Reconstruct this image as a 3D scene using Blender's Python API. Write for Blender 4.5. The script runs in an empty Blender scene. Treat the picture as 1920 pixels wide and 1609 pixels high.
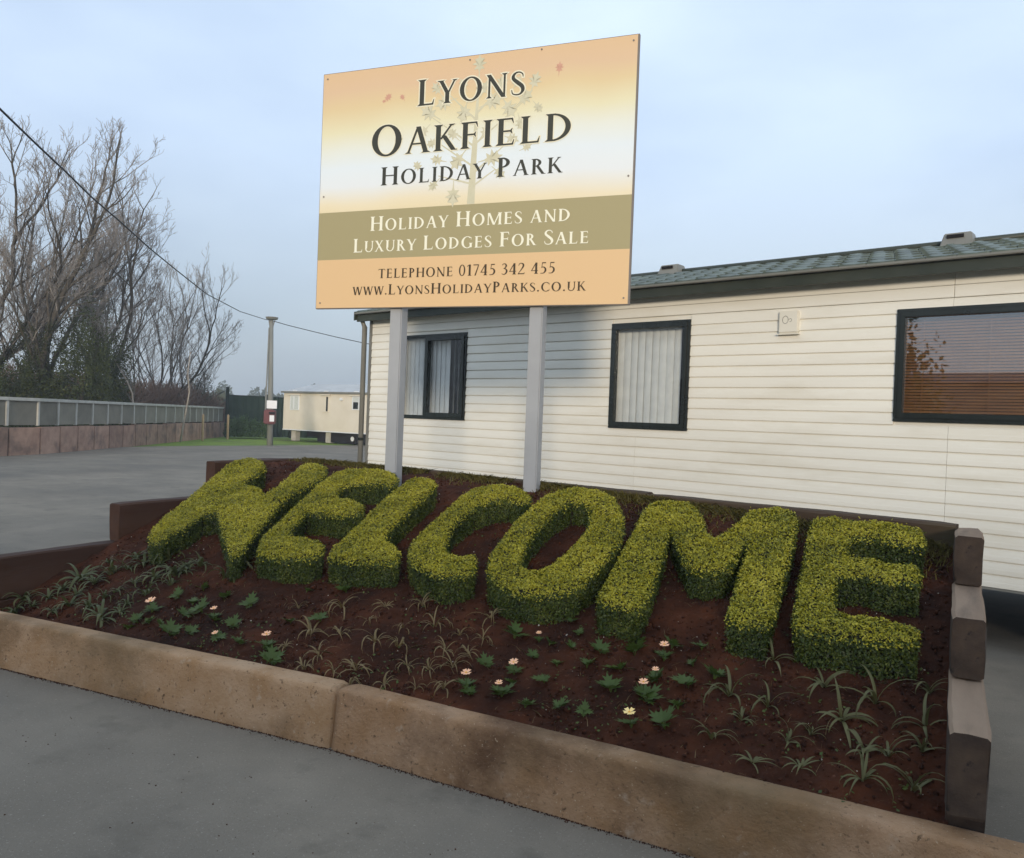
import bpy, bmesh, math, random
import numpy as np
from mathutils import Vector, Matrix, noise

SC = bpy.context.scene
COL = SC.collection
# ------------------------------------------------------------------ camera
F = 1500.0; EYE = 1.65
YAW = math.radians(29.0); PITCH = math.radians(-.65); ROLL = math.radians(2.18)
FW = np.array([-math.sin(YAW)*math.cos(PITCH), math.cos(YAW)*math.cos(PITCH), math.sin(PITCH)])
R0 = np.array([math.cos(YAW), math.sin(YAW), 0.0]); U0 = np.cross(R0, FW)
RT = R0*math.cos(ROLL)+U0*math.sin(ROLL); UP = np.cross(RT, FW)
CP = np.array([0, 0, EYE])
cam = bpy.data.cameras.new('camera'); cam.sensor_width = 36; cam.lens = F/1920*36
cam.clip_start = .05; cam.clip_end = 3000
co = bpy.data.objects.new('camera', cam); COL.objects.link(co)
co.matrix_world = Matrix(((RT[0], UP[0], -FW[0], 0), (RT[1], UP[1], -FW[1], 0), (RT[2], UP[2], -FW[2], EYE), (0, 0, 0, 1)))
SC.camera = co

def ray(px, py): return FW+RT*(px-960)/F-UP*(py-804.5)/F
def onz(px, py, z=0.0):
    d = ray(px, py); return CP+d*((z-EYE)/d[2])
def onplane(px, py, P, n):
    d = ray(px, py); return CP+d*(np.dot(np.array(P, float)-CP, n)/np.dot(d, n))

# ------------------------------------------------------------------ light
SUN_EL = math.radians(9.0); SUN_AZ = math.radians(27.0)     # sun stands behind the camera, to the right
sun = bpy.data.lights.new('sun', 'SUN'); sun.energy = 2.8; sun.angle = math.radians(8.5); sun.color = (1, .87, .70)
so = bpy.data.objects.new('sun', sun); COL.objects.link(so)
sdir = Vector((math.sin(SUN_AZ)*math.cos(SUN_EL), -math.cos(SUN_AZ)*math.cos(SUN_EL), math.sin(SUN_EL)))
so.rotation_euler = sdir.to_track_quat('Z', 'Y').to_euler()
W = bpy.data.worlds.new('World'); SC.world = W; W.use_nodes = True
nt = W.node_tree; N = nt.nodes; L = nt.links; N.clear()
out = N.new('ShaderNodeOutputWorld'); bg = N.new('ShaderNodeBackground'); bg.inputs[1].default_value = .1
sky = N.new('ShaderNodeTexSky'); sky.sky_type = 'NISHITA'; sky.sun_disc = False
sky.sun_elevation = SUN_EL; sky.sun_rotation = math.radians(180-27); sky.air_density = 1.2; sky.dust_density = 2
tc = N.new('ShaderNodeTexCoord')
mp = N.new('ShaderNodeMapping'); mp.inputs['Scale'].default_value = (1, 1, 2.6)
n1 = N.new('ShaderNodeTexNoise'); n1.inputs['Scale'].default_value = 1.7; n1.inputs['Detail'].default_value = 5; n1.inputs['Roughness'].default_value = .48
sep = N.new('ShaderNodeSeparateXYZ')
L.new(tc.outputs['Generated'], mp.inputs[0]); L.new(mp.outputs[0], n1.inputs[0]); L.new(tc.outputs['Generated'], sep.inputs[0])
r1 = N.new('ShaderNodeValToRGB'); e = r1.color_ramp.elements     # cloud colour by elevation
e[0].position = 0.0; e[0].color = (.38, .44, .485, 1)
e[1].position = .55; e[1].color = (.58, .72, .90, 1)
x = r1.color_ramp.elements.new(.12); x.color = (.385, .475, .575, 1)
x = r1.color_ramp.elements.new(.30); x.color = (.45, .575, .765, 1)
L.new(sep.outputs[2], r1.inputs[0])
r2 = N.new('ShaderNodeValToRGB'); r2.color_ramp.elements[0].position = .38; r2.color_ramp.elements[0].color = (12.6, 12.6, 12.8, 1)
r2.color_ramp.elements[1].position = .68; r2.color_ramp.elements[1].color = (17.4, 16.6, 15.6, 1)
L.new(n1.outputs[0], r2.inputs[0])
mul = N.new('ShaderNodeMix'); mul.data_type = 'RGBA'; mul.blend_type = 'MULTIPLY'; mul.inputs[0].default_value = 1
L.new(r1.outputs[0], mul.inputs[6]); L.new(r2.outputs[0], mul.inputs[7])
mx = N.new('ShaderNodeMix'); mx.data_type = 'RGBA'; mx.inputs[0].default_value = .90
L.new(sky.outputs[0], mx.inputs[6]); L.new(mul.outputs[2], mx.inputs[7])
L.new(mx.outputs[2], bg.inputs[0]); L.new(bg.outputs[0], out.inputs[0])
SC.view_settings.view_transform = 'Standard'; SC.view_settings.look = 'None'
SC.view_settings.exposure = 0.0; SC.view_settings.gamma = 1; SC.view_settings.use_curve_mapping = False
SC.render.engine = 'CYCLES'
SC.cycles.max_bounces = 6; SC.cycles.transparent_max_bounces = 12

# ------------------------------------------------------------------ materials
def mat(name, c1, c2=None, scale=4.0, rough=.75, bump=0.0, bscale=None, detail=6, stretch=(1, 1, 1), c3=None, s3=1.0, t3=(.5, .62),
        spec=.35, rand=0.0, island=False, metal=0.0, sheen=0, trans=0.0, ramp=(.35, .65), c4=None, s4=30, t4=(.6, .66), extra=()):
    m = bpy.data.materials.new(name); m.use_nodes = True
    T = m.node_tree; n = T.nodes; l = T.links
    b = n['Principled BSDF']; b.inputs['Roughness'].default_value = rough; b.inputs['Metallic'].default_value = metal
    b.inputs['Specular IOR Level'].default_value = spec
    if trans: b.inputs['Transmission Weight'].default_value = trans
    c2 = c2 or c1
    t = n.new('ShaderNodeTexCoord'); mpn = n.new('ShaderNodeMapping'); mpn.inputs['Scale'].default_value = stretch
    l.new(t.outputs['Object'], mpn.inputs[0])
    def noise_(s, d=detail, r=.6):
        q = n.new('ShaderNodeTexNoise'); q.inputs['Scale'].default_value = s; q.inputs['Detail'].default_value = d; q.inputs['Roughness'].default_value = r
        l.new(mpn.outputs[0], q.inputs[0]); return q
    def ramp_(src, lo, hi, a=(0, 0, 0), z=(1, 1, 1)):
        q = n.new('ShaderNodeValToRGB'); q.color_ramp.elements[0].position = lo; q.color_ramp.elements[1].position = hi
        q.color_ramp.elements[0].color = (*a, 1); q.color_ramp.elements[1].color = (*z, 1); l.new(src, q.inputs[0]); return q
    cur = ramp_(noise_(scale).outputs[0], ramp[0], ramp[1], c1, c2).outputs[0]
    def over(cur, c, s, th):
        k = ramp_(noise_(s).outputs[0], *th); q = n.new('ShaderNodeMix'); q.data_type = 'RGBA'
        l.new(k.outputs[0], q.inputs[0]); l.new(cur, q.inputs[6]); q.inputs[7].default_value = (*c, 1); return q.outputs[2]
    if c3: cur = over(cur, c3, s3, t3)
    if c4: cur = over(cur, c4, s4, t4)
    for (ce, se, te) in extra: cur = over(cur, ce, se, te)
    if rand:
        if island:
            g = n.new('ShaderNodeNewGeometry'); src = g.outputs['Random Per Island']
        else:
            g = n.new('ShaderNodeObjectInfo'); src = g.outputs['Random']
        mr = n.new('ShaderNodeMapRange'); mr.inputs['To Min'].default_value = 1-rand; mr.inputs['To Max'].default_value = 1+rand
        l.new(src, mr.inputs[0])
        h = n.new('ShaderNodeHueSaturation'); l.new(mr.outputs[0], h.inputs['Value']); l.new(cur, h.inputs['Color']); cur = h.outputs[0]
    l.new(cur, b.inputs['Base Color'])
    if bump:
        bn = noise_(bscale or scale*4, 8, .65); bm_ = n.new('ShaderNodeBump'); bm_.inputs['Strength'].default_value = 1; bm_.inputs['Distance'].default_value = bump
        l.new(bn.outputs[0], bm_.inputs['Height']); l.new(bm_.outputs[0], b.inputs['Normal'])
    return m

def leafmat(name, cols, rough=.5, scale=3.0, spec=.3, transl=.25):
    """per-leaf colour picked by island, with a patchy field on top and a little light through the blade"""
    m = bpy.data.materials.new(name); m.use_nodes = True
    T = m.node_tree; n = T.nodes; l = T.links; b = n['Principled BSDF']; b.inputs['Roughness'].default_value = rough; b.inputs['Specular IOR Level'].default_value = spec
    g = n.new('ShaderNodeNewGeometry'); r = n.new('ShaderNodeValToRGB')
    els = r.color_ramp.elements
    els[0].color = (*cols[0], 1); els[1].color = (*cols[-1], 1)
    for i, c in enumerate(cols[1:-1]): els.new((i+1)/(len(cols)-1)).color = (*c, 1)
    t = n.new('ShaderNodeTexCoord'); nz = n.new('ShaderNodeTexNoise'); nz.inputs['Scale'].default_value = scale; l.new(t.outputs['Object'], nz.inputs[0])
    a = n.new('ShaderNodeMath'); a.operation = 'MULTIPLY_ADD'; a.inputs[1].default_value = .6
    mr = n.new('ShaderNodeMapRange'); mr.inputs['From Min'].default_value = .3; mr.inputs['From Max'].default_value = .7; mr.inputs['To Max'].default_value = .4
    l.new(nz.outputs[0], mr.inputs[0]); l.new(g.outputs['Random Per Island'], a.inputs[0]); l.new(mr.outputs[0], a.inputs[2]); l.new(a.outputs[0], r.inputs[0])
    l.new(r.outputs[0], b.inputs['Base Color'])
    tr = n.new('ShaderNodeBsdfTranslucent'); l.new(r.outputs[0], tr.inputs[0]); mixs = n.new('ShaderNodeMixShader'); mixs.inputs[0].default_value = transl
    o = n['Material Output']; l.new(b.outputs[0], mixs.inputs[1]); l.new(tr.outputs[0], mixs.inputs[2]); l.new(mixs.outputs[0], o.inputs[0])
    return m

def glass(name, fac, tint=(1, 1, 1)):
    m = bpy.data.materials.new(name); m.use_nodes = True; T = m.node_tree; n = T.nodes; l = T.links; n.remove(n['Principled BSDF'])
    tr = n.new('ShaderNodeBsdfTransparent'); tr.inputs[0].default_value = (*tint, 1)
    gl = n.new('ShaderNodeBsdfGlossy'); gl.inputs['Roughness'].default_value = .015
    mx_ = n.new('ShaderNodeMixShader'); lw = n.new('ShaderNodeFresnel'); lw.inputs[0].default_value = 1.5
    a = n.new('ShaderNodeMath'); a.operation = 'ADD'; a.inputs[1].default_value = fac; a.use_clamp = True
    gm = n.new('ShaderNodeNewGeometry'); iv = n.new('ShaderNodeMath'); iv.operation = 'SUBTRACT'; iv.inputs[0].default_value = 1; l.new(gm.outputs['Backfacing'], iv.inputs[1]); ml = n.new('ShaderNodeMath'); ml.operation = 'MULTIPLY'; l.new(lw.outputs[0], a.inputs[0]); l.new(a.outputs[0], ml.inputs[0]); l.new(iv.outputs[0], ml.inputs[1]); l.new(ml.outputs[0], mx_.inputs[0]); l.new(tr.outputs[0], mx_.inputs[1]); l.new(gl.outputs[0], mx_.inputs[2])
    l.new(mx_.outputs[0], n['Material Output'].inputs[0]); return m

M = {}
M['asphalt'] = mat('asphalt', (.178, .150, .115), (.236, .200, .155), scale=1.1, rough=.88, bump=.004, bscale=90, detail=12, c3=(.130, .112, .09), s3=.45, t3=(.42, .7), c4=(.31, .275, .23), s4=75, t4=(.60, .70), extra=(((.075, .065, .052), 110, (.61, .70)), ((.36, .32, .27), 160, (.63, .70)), ((.125, .107, .083), 3.2, (.55, .75))))
M['grass'] = mat('grass', (.12, .19, .018), (.19, .27, .03), scale=1.3, rough=.9, bump=.03, bscale=40, c3=(.10, .11, .04), s3=.4, t3=(.5, .7))
M['soil'] = mat('soil', (.028, .0085, .0040), (.078, .024, .0095), scale=5, rough=.95, bump=.012, bscale=38, c3=(.018, .007, .004), s3=1.1, t3=(.45, .7), c4=(.13, .055, .032), s4=60, t4=(.62, .72), spec=.15)
M['clod'] = mat('clod', (.022, .008, .005), (.065, .022, .011), scale=30, rough=.95, rand=.2, island=True, spec=.15)
M['speck'] = mat('pale_stone', (.38, .33, .27), (.6, .56, .5), scale=20, rough=.8, rand=.3, island=True)
M['kerb'] = mat('kerb_stone', (.31, .175, .080), (.42, .275, .165), scale=4, rough=.9, bump=.010, bscale=40, detail=12, c3=(.17, .095, .045), s3=1.6, t3=(.52, .72), c4=(.47, .37, .27), s4=14, t4=(.62, .82), extra=(((.10, .055, .028), 38, (.60, .70)), ((.50, .38, .26), 90, (.62, .72)), ((.075, .042, .024), 120, (.64, .70)), ((.15, .10, .05), .8, (.50, .75))))
M['kerb2'] = mat('kerb_stone_stained', (.27, .145, .065), (.39, .245, .145), scale=3.6, rough=.9, bump=.012, bscale=36, detail=12, c3=(.12, .062, .030), s3=1.9, t3=(.48, .68), c4=(.44, .34, .25), s4=12, t4=(.62, .82), extra=(((.10, .055, .028), 38, (.60, .70)), ((.50, .38, .26), 90, (.62, .72)), ((.075, .042, .024), 120, (.64, .70)), ((.15, .10, .05), .8, (.50, .75))))
M['sleeper'] = mat('old_sleeper_wood', (.046, .019, .010), (.085, .040, .022), scale=6, rough=.85, bump=.006, bscale=14, stretch=(1, .12, 1), c3=(.022, .012, .010), s3=3, t3=(.45, .65), rand=.2)
M['sleeperx'] = mat('old_sleeper_wood_across', (.055, .032, .018), (.10, .065, .038), scale=6, rough=.85, bump=.006, bscale=14, stretch=(.12, 1, 1), c3=(.07, .06, .02), s3=3, t3=(.5, .7), rand=.2)
M['sleeperr'] = mat('weathered_sleeper_wood', (.030, .018, .012), (.085, .055, .036), scale=5, rough=.8, bump=.006, bscale=14, stretch=(1, .14, 1), c3=(.028, .018, .015), s3=3, t3=(.48, .66), rand=.12, c4=(.012, .008, .006), s4=22, t4=(.58, .68))
M['paletop'] = mat('pale_top_timber', (.20, .135, .09), (.27, .19, .13), scale=6, rough=.8, bump=.006, bscale=14, stretch=(1, .14, 1), c3=(.10, .07, .05), s3=4, t3=(.5, .66))
M['siding'] = mat('cream_vinyl', (.76, .725, .635), (.81, .775, .68), scale=1.4, rough=.48, c3=(.70, .655, .55), s3=2.5, t3=(.5, .75), rand=.02, stretch=(.4, .4, 2))
M['trim'] = mat('dark_green_fascia', (.030, .036, .026), (.045, .05, .036), scale=3, rough=.45)
M['tile'] = mat('roof_tile', (.055, .072, .058), (.11, .13, .105), scale=6, rough=.55, bump=.002, bscale=90, rand=.22)
M['frame'] = mat('black_window_frame', (.012, .015, .013), (.018, .022, .019), scale=5, rough=.25, spec=.5)
M['pvcgrey'] = mat('grey_pipe', (.17, .165, .145), (.20, .195, .17), scale=4, rough=.45)
M['room'] = mat('room_dark', (.03, .028, .025), rough=.9)
M['blind'] = mat('pale_blind_fabric', (.52, .54, .52), (.60, .62, .59), scale=8, rough=.8)
M['brownslat'] = mat('brown_blind_slat', (.30, .13, .045), (.40, .19, .07), scale=14, rough=.45, stretch=(.2, 1, 1))
M['glass'] = glass('window_glass', .03); M['glass3'] = glass('window_glass_bright', .30)
M['white'] = mat('white_plastic', (.70, .66, .56), (.75, .71, .61), scale=6, rough=.4)
M['whitep'] = mat('white_paint', (.72, .73, .74), (.78, .79, .8), scale=6, rough=.5)
M['post'] = mat('grey_painted_post', (.33, .335, .345), (.37, .375, .385), scale=3, rough=.5)
M['signedge'] = mat('sign_edge', (.20, .17, .15), rough=.5)
M['ink'] = mat('dark_ink', (.040, .040, .028), rough=.5); M['inkb'] = mat('brown_ink', (.055, .036, .016), rough=.5)
M['inkw'] = mat('cream_ink', (.86, .83, .66), rough=.5); M['inkhalo'] = mat('pale_halo_ink', (.80, .75, .57), rough=.5)
M['inkleaf'] = mat('olive_leaf_print', (.58, .545, .38), (.64, .60, .44), scale=8, rough=.5); M['inkred'] = mat('rust_leaf_print', (.62, .34, .24), rough=.5)
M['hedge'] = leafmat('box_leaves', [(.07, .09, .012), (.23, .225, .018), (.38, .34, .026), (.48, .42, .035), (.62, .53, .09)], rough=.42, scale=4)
M['hedgeside'] = leafmat('box_old_leaves_shaded', [(.012, .021, .006), (.035, .055, .010), (.075, .10, .014), (.17, .18, .03)], rough=.45, scale=6)  # older side leaves, with the shade of the hedge sides darkened into their colour
M['hedgecore'] = mat('hedge_twigs', (.012, .012, .007), (.03, .028, .015), scale=60, rough=.95)
M['strap'] = leafmat('strap_leaves', [(.06, .058, .022), (.12, .115, .045), (.25, .225, .11)], rough=.5)
M['strapdark'] = leafmat('dark_strap_leaves', [(.035, .046, .016), (.08, .09, .034), (.20, .19, .09)], rough=.5)
M['dry'] = leafmat('dry_grass_leaves', [(.13, .09, .035), (.20, .145, .065), (.28, .21, .11)], rough=.6)
M['lobed'] = leafmat('lobed_leaves', [(.03, .048, .012), (.06, .095, .018), (.11, .14, .03)], rough=.5)
M['petal'] = mat('cream_petal', (.80, .42, .24), (.88, .55, .34), scale=20, rough=.6)
M['petaly'] = mat('yellow_petal', (.85, .60, .22), (.86, .66, .30), scale=20, rough=.6); M['stamen'] = mat('flower_eye', (.7, .35, .03), rough=.6)
M['moss'] = leafmat('mossy_weeds', [(.07, .055, .014), (.13, .105, .022), (.20, .165, .04)], rough=.7)
M['bark'] = mat('grey_bark', (.05, .04, .03), (.085, .07, .052), scale=5, rough=.9, rand=.15); M['twig'] = mat('brown_twig', (.20, .17, .15), (.29, .255, .23), scale=3, rough=.9)
M['palebark'] = mat('pale_bark', (.36, .30, .24), (.46, .40, .33), scale=5, rough=.8)
M['ivy'] = leafmat('ivy_leaves', [(.028, .032, .010), (.05, .055, .016), (.085, .08, .028)], rough=.5)
M['evergreen'] = leafmat('evergreen_leaves', [(.022, .032, .007), (.05, .062, .011), (.085, .095, .02)], rough=.5)
M['bramble'] = mat('bramble_twig', (.15, .085, .055), (.22, .135, .09), scale=3, rough=.9); M['brush'] = leafmat('shrub_leaves', [(.03, .065, .018), (.055, .11, .028), (.09, .14, .04)], rough=.5)
M['concrete'] = mat('fence_concrete', (.40, .38, .33), (.50, .475, .42), scale=3, rough=.85); M['panel'] = mat('grey_fence_panel', (.17, .155, .12), (.22, .20, .155), scale=2, rough=.85, rand=.12)
M['redwall'] = mat('red_wall_slab', (.27, .16, .115), (.38, .24, .17), scale=3, rough=.9, rand=.22, c3=(.13, .09, .07), s3=1.2, t3=(.5, .7))
M['net'] = mat('green_netting', (.014, .030, .020), (.024, .042, .028), scale=2, rough=.9); M['darkpost'] = mat('dark_green_post', (.008, .016, .010), rough=.6)
M['beige'] = mat('beige_cladding', (.68, .61, .50), (.73, .66, .55), scale=1.5, rough=.6); M['vanroof'] = mat('pale_van_roof', (.42, .42, .41), (.50, .50, .49), scale=2, rough=.6)
M['black'] = mat('dark_void', (.01, .008, .008), rough=.9); M['maroon'] = mat('maroon_bin', (.10, .022, .026), (.13, .03, .034), scale=3, rough=.5)
M['polewood'] = mat('grey_pole_wood', (.18, .185, .165), (.25, .25, .225), scale=4, rough=.85, stretch=(1, 1, .2)); M['stake'] = mat('pale_stake_wood', (.42, .29, .16), (.5, .36, .21), scale=4, rough=.8)
M['cable'] = mat('black_cable', (.012, .012, .015), rough=.5)
M['far'] = mat('far_foliage', (.06, .07, .05), (.09, .10, .07), scale=.2, rough=.95); M['lodge'] = mat('lodge_wall', (.16, .13, .10), (.2, .165, .13), scale=1, rough=.8); M['lodgeroof'] = mat('lodge_roof', (.05, .05, .055), rough=.8)

# sign print: a stepped colour ramp down the board (printed artwork)
def signmat():
    m = bpy.data.materials.new('sign_print'); m.use_nodes = True; T = m.node_tree; n = T.nodes; l = T.links; b = n['Principled BSDF']; b.inputs['Roughness'].default_value = .38
    t = n.new('ShaderNodeTexCoord'); s = n.new('ShaderNodeSeparateXYZ'); l.new(t.outputs['Object'], s.inputs[0])
    mr = n.new('ShaderNodeMapRange'); mr.inputs['From Min'].default_value = 2.49; mr.inputs['From Max'].default_value = 4.395; l.new(s.outputs[2], mr.inputs[0])
    nz = n.new('ShaderNodeTexNoise'); nz.inputs['Scale'].default_value = 1.1; l.new(t.outputs['Object'], nz.inputs[0])
    a = n.new('ShaderNodeMath'); a.operation = 'MULTIPLY_ADD'; a.inputs[1].default_value = .10
    ofs = n.new('ShaderNodeMath'); ofs.operation = 'SUBTRACT'; ofs.inputs[1].default_value = .05; l.new(mr.outputs[0], ofs.inputs[0])
    l.new(nz.outputs[0], a.inputs[0]); l.new(ofs.outputs[0], a.inputs[2])
    r = n.new('ShaderNodeValToRGB'); els = r.color_ramp.elements
    els[0].position = .405; els[0].color = (.78, .66, .42, 1); els[1].position = 1; els[1].color = (.70, .48, .27, 1)
    for p, c in ((.44, (.80, .70, .49)), (.52, (.76, .79, .80)), (.60, (.74, .80, .83)), (.68, (.76, .77, .68)), (.76, (.76, .70, .46)), (.85, (.72, .56, .31)), (.92, (.70, .49, .30))):
        els.new(p).color = (*c, 1)
    l.new(a.outputs[0], r.inputs[0])
    r3 = n.new('ShaderNodeValToRGB'); r3.color_ramp.interpolation = 'CONSTANT'; q = r3.color_ramp.elements
    q[0].position = 0; q[0].color = (.73, .49, .255, 1); q[1].position = .2045; q[1].color = (.37, .315, .16, 1)
    l.new(mr.outputs[0], r3.inputs[0])
    gt = n.new('ShaderNodeMath'); gt.operation = 'GREATER_THAN'; gt.inputs[1].default_value = .408; l.new(mr.outputs[0], gt.inputs[0])
    mx_ = n.new('ShaderNodeMix'); mx_.data_type = 'RGBA'; l.new(gt.outputs[0], mx_.inputs[0]); l.new(r3.outputs[0], mx_.inputs[6]); l.new(r.outputs[0], mx_.inputs[7])
    l.new(mx_.outputs[2], b.inputs['Base Color']); return m
M['sign'] = signmat()

# ------------------------------------------------------------------ object helpers
def tag(o, label=None, cat=None, group=None, kind=None):
    if label: o['label'] = label
    if cat: o['category'] = cat
    if group: o['group'] = group
    if kind: o['kind'] = kind
    return o
def thing(name, label, cat, loc=(0, 0, 0), group=None):
    o = bpy.data.objects.new(name, None); COL.objects.link(o); o.location = loc; o.empty_display_size = .2
    return tag(o, label, cat, group)
def mesh(name, V, Fc, m, parent=None, smooth=False, kind=None, label=None, autosmooth=None):
    """V in world space; stored relative to the top-level parent's base"""
    V = np.asarray(V, float).reshape(-1, 3)
    if parent is not None:
        off = np.array(parent.get('_o', (0, 0, 0)) if False else world_loc(parent)); V = V-off
    me = bpy.data.meshes.new(name)
    if isinstance(Fc, np.ndarray):
        nf, k = Fc.shape
        me.vertices.add(len(V)); me.vertices.foreach_set('co', V.ravel())
        me.loops.add(nf*k); me.loops.foreach_set('vertex_index', Fc.ravel().astype(np.int32))
        me.polygons.add(nf); me.polygons.foreach_set('loop_start', np.arange(0, nf*k, k, dtype=np.int32))
        me.update(calc_edges=True); me.validate()
    else:
        me.from_pydata([tuple(v) for v in V], [], [tuple(f) for f in Fc]); me.update()
    me.materials.append(m)
    if smooth: me.polygons.foreach_set('use_smooth', [True]*len(me.polygons))
    o = bpy.data.objects.new(name, me); COL.objects.link(o)
    if parent is not None: o.parent = parent
    return tag(o, label=label, kind=kind)
def world_loc(o):
    v = Vector((0, 0, 0))
    while o is not None: v += o.location; o = o.parent
    return tuple(v)

class MB:
    def __init__(s): s.v = []; s.f = []
    def add(s, V, Fc):
        k = len(s.v); s.v += [tuple(p) for p in V]; s.f += [tuple(i+k for i in f) for f in Fc]; return s
    def box(s, p, ax, ay, az):
        """corner p, edge vectors"""
        p = np.array(p, float); ax = np.array(ax, float); ay = np.array(ay, float); az = np.array(az, float)
        V = [p, p+ax, p+ax+ay, p+ay, p+az, p+ax+az, p+ax+ay+az, p+ay+az]
        return s.add(V, [(0, 3, 2, 1), (4, 5, 6, 7), (0, 1, 5, 4), (1, 2, 6, 5), (2, 3, 7, 6), (3, 0, 4, 7)])
    def abox(s, x0, x1, y0, y1, z0, z1): return s.box((x0, y0, z0), (x1-x0, 0, 0), (0, y1-y0, 0), (0, 0, z1-z0))
    def tube(s, P, r, n=8, cap=True):
        P = [np.array(p, float) for p in P]; r = r if hasattr(r, '__len__') else [r]*len(P); k = len(s.v)
        for i, p in enumerate(P):
            t = P[min(i+1, len(P)-1)]-P[max(i-1, 0)]; t = t/(np.linalg.norm(t)+1e-9)
            a = np.cross(t, (0, 0, 1)) if abs(t[2]) < .95 else np.cross(t, (1, 0, 0)); a /= np.linalg.norm(a); b = np.cross(t, a)
            for j in range(n):
                q = 2*math.pi*j/n; s.v.append(tuple(p+r[i]*(a*math.cos(q)+b*math.sin(q))))
        for i in range(len(P)-1):
            for j in range(n): s.f.append((k+i*n+j, k+i*n+(j+1) % n, k+(i+1)*n+(j+1) % n, k+(i+1)*n+j))
        if cap:
            s.f.append(tuple(k+j for j in range(n))[::-1]); s.f.append(tuple(k+(len(P)-1)*n+j for j in range(n)))
        return s
    def build(s, name, m, parent=None, bevel=0, smooth=False, seg=2, **kw):
        o = mesh(name, s.v, s.f, m, parent, smooth, **kw)
        if name == 'pane':
            bm = bmesh.new(); bm.from_mesh(o.data); bmesh.ops.recalc_face_normals(bm, faces=bm.faces); bm.to_mesh(o.data); bm.free()
        if bevel:
            bm = bmesh.new(); bm.from_mesh(o.data); bmesh.ops.recalc_face_normals(bm, faces=bm.faces)
            ed = [e_ for e_ in bm.edges if len(e_.link_faces) == 2 and e_.calc_face_angle(0) > .6]
            bmesh.ops.bevel(bm, geom=ed, offset=bevel, segments=seg, affect='EDGES', clamp_overlap=True)
            bm.to_mesh(o.data); bm.free()
        return o

class Frame:
    """wall-like frame: s along, o out towards the viewer, z up"""
    def __init__(f, P, az):
        f.P = np.array([P[0], P[1], 0.0]); f.d = np.array([math.cos(az), math.sin(az), 0]); f.n = np.array([f.d[1], -f.d[0], 0]); f.k = np.array([0, 0, 1.0])
    def pt(f, s, o, z): return f.P+f.d*s+f.n*o+f.k*z
    def box(f, mb, s0, s1, o0, o1, z0, z1): return mb.box(f.pt(s0, o0, z0), f.d*(s1-s0), f.n*(o1-o0), f.k*(z1-z0))
    def px(f, x, y, o=0):
        q = onplane(x, y, f.P+f.n*o, f.n); return float((q-f.P)@f.d), float(q[2])

def copy_thing(o, loc, rotz=0, scale=1.0):
    r = o.copy(); COL.objects.link(r); r.location = loc; r.rotation_euler = (0, 0, rotz); r.scale = (scale,)*3
    for c in o.children:
        d = c.copy(); COL.objects.link(d); d.parent = r
        for g in c.children:
            h = g.copy(); COL.objects.link(h); h.parent = d
    return r

RNG = np.random.default_rng(7); random.seed(11)

def cards(P, Nn, size, jit=.7, w=.55, rng=RNG):
    """leaf-shaped rhombi: P points, Nn facing, size length"""
    n = len(P); Nn = Nn+rng.normal(0, jit, (n, 3)); Nn /= np.linalg.norm(Nn, axis=1)[:, None]
    t = rng.normal(0, 1, (n, 3)); t -= Nn*(t*Nn).sum(1)[:, None]; t /= np.linalg.norm(t, axis=1)[:, None]; b = np.cross(Nn, t)
    s = (size if np.ndim(size) else np.full(n, size))*rng.uniform(.7, 1.3, n); s = s[:, None]
    V = np.stack([P-t*s*.5, P+b*s*w*.5-Nn*s*.06, P+t*s*.5, P-b*s*w*.5-Nn*s*.06], 1).reshape(-1, 3)
    return V, np.arange(4*n).reshape(n, 4)

# ------------------------------------------------------------------ setting: ground, road
def sheet(name, pts, z, m, kind='structure', sub=0):
    V = [(x, y, z) for x, y in pts]; o = mesh(name, V, [tuple(range(len(V)))], m, kind=kind); return o
sheet('ground', [(-900, -900), (900, -900), (900, 900), (-900, 900)], -.02, M['grass'])
road = [(-22.9, 9.0), (-25.2, 14.8), tuple(onz(228, 838.6)[:2]), tuple(onz(290, 837)[:2]), tuple(onz(380, 836)[:2]), tuple(onz(506, 835.5)[:2]), tuple(onz(600, 834.8)[:2]), tuple(onz(700, 835)[:2]), (-20, 46), (30, 46), (45, 30), (45, -45), (-45, -45), (-30, -9), (-22, 5)]
sheet('road', road, 0.0, M['asphalt'])

# bed soil
YB = lambda x_: 5.0+(0.02-x_)*.1675                     # front face of the back sleepers
def soil_z(x_, y_):
    z = .262+.42*(y_-3.15)
    t = z-1.08
    if t > 0: z = 1.08+.09*math.tanh(t/.12)
    return z
def soil_zn(X, Y):
    z = .262+.42*(Y-3.15); t = np.maximum(z-1.08, 0); return np.where(z > 1.08, 1.08+.09*np.tanh(t/.12), z)
nx, ny = 330, 150
V = []; 
for j in range(ny+1):
    for i in range(nx+1):
        x_ = -5.66+5.69*i/nx; v = j/ny; y0 = 2.86+max(0, min(1, (x_+5.9)/3.3))*.24 if x_ < -2.6 else 3.11
        y_ = y0+(YB(x_)+.02-y0)*v
        q = Vector((x_*3, y_*3, 0)); h = noise.fractal(q, .9, 2.1, 3)*.016+noise.fractal(q*6, .8, 2.2, 3)*.011
        V.append((x_, y_, soil_z(x_, y_)+h))
Fc = [(j*(nx+1)+i, j*(nx+1)+i+1, (j+1)*(nx+1)+i+1, (j+1)*(nx+1)+i) for j in range(ny) for i in range(nx)]
mesh('soil', V, np.array(Fc), M['soil'], smooth=True, kind='structure')
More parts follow.
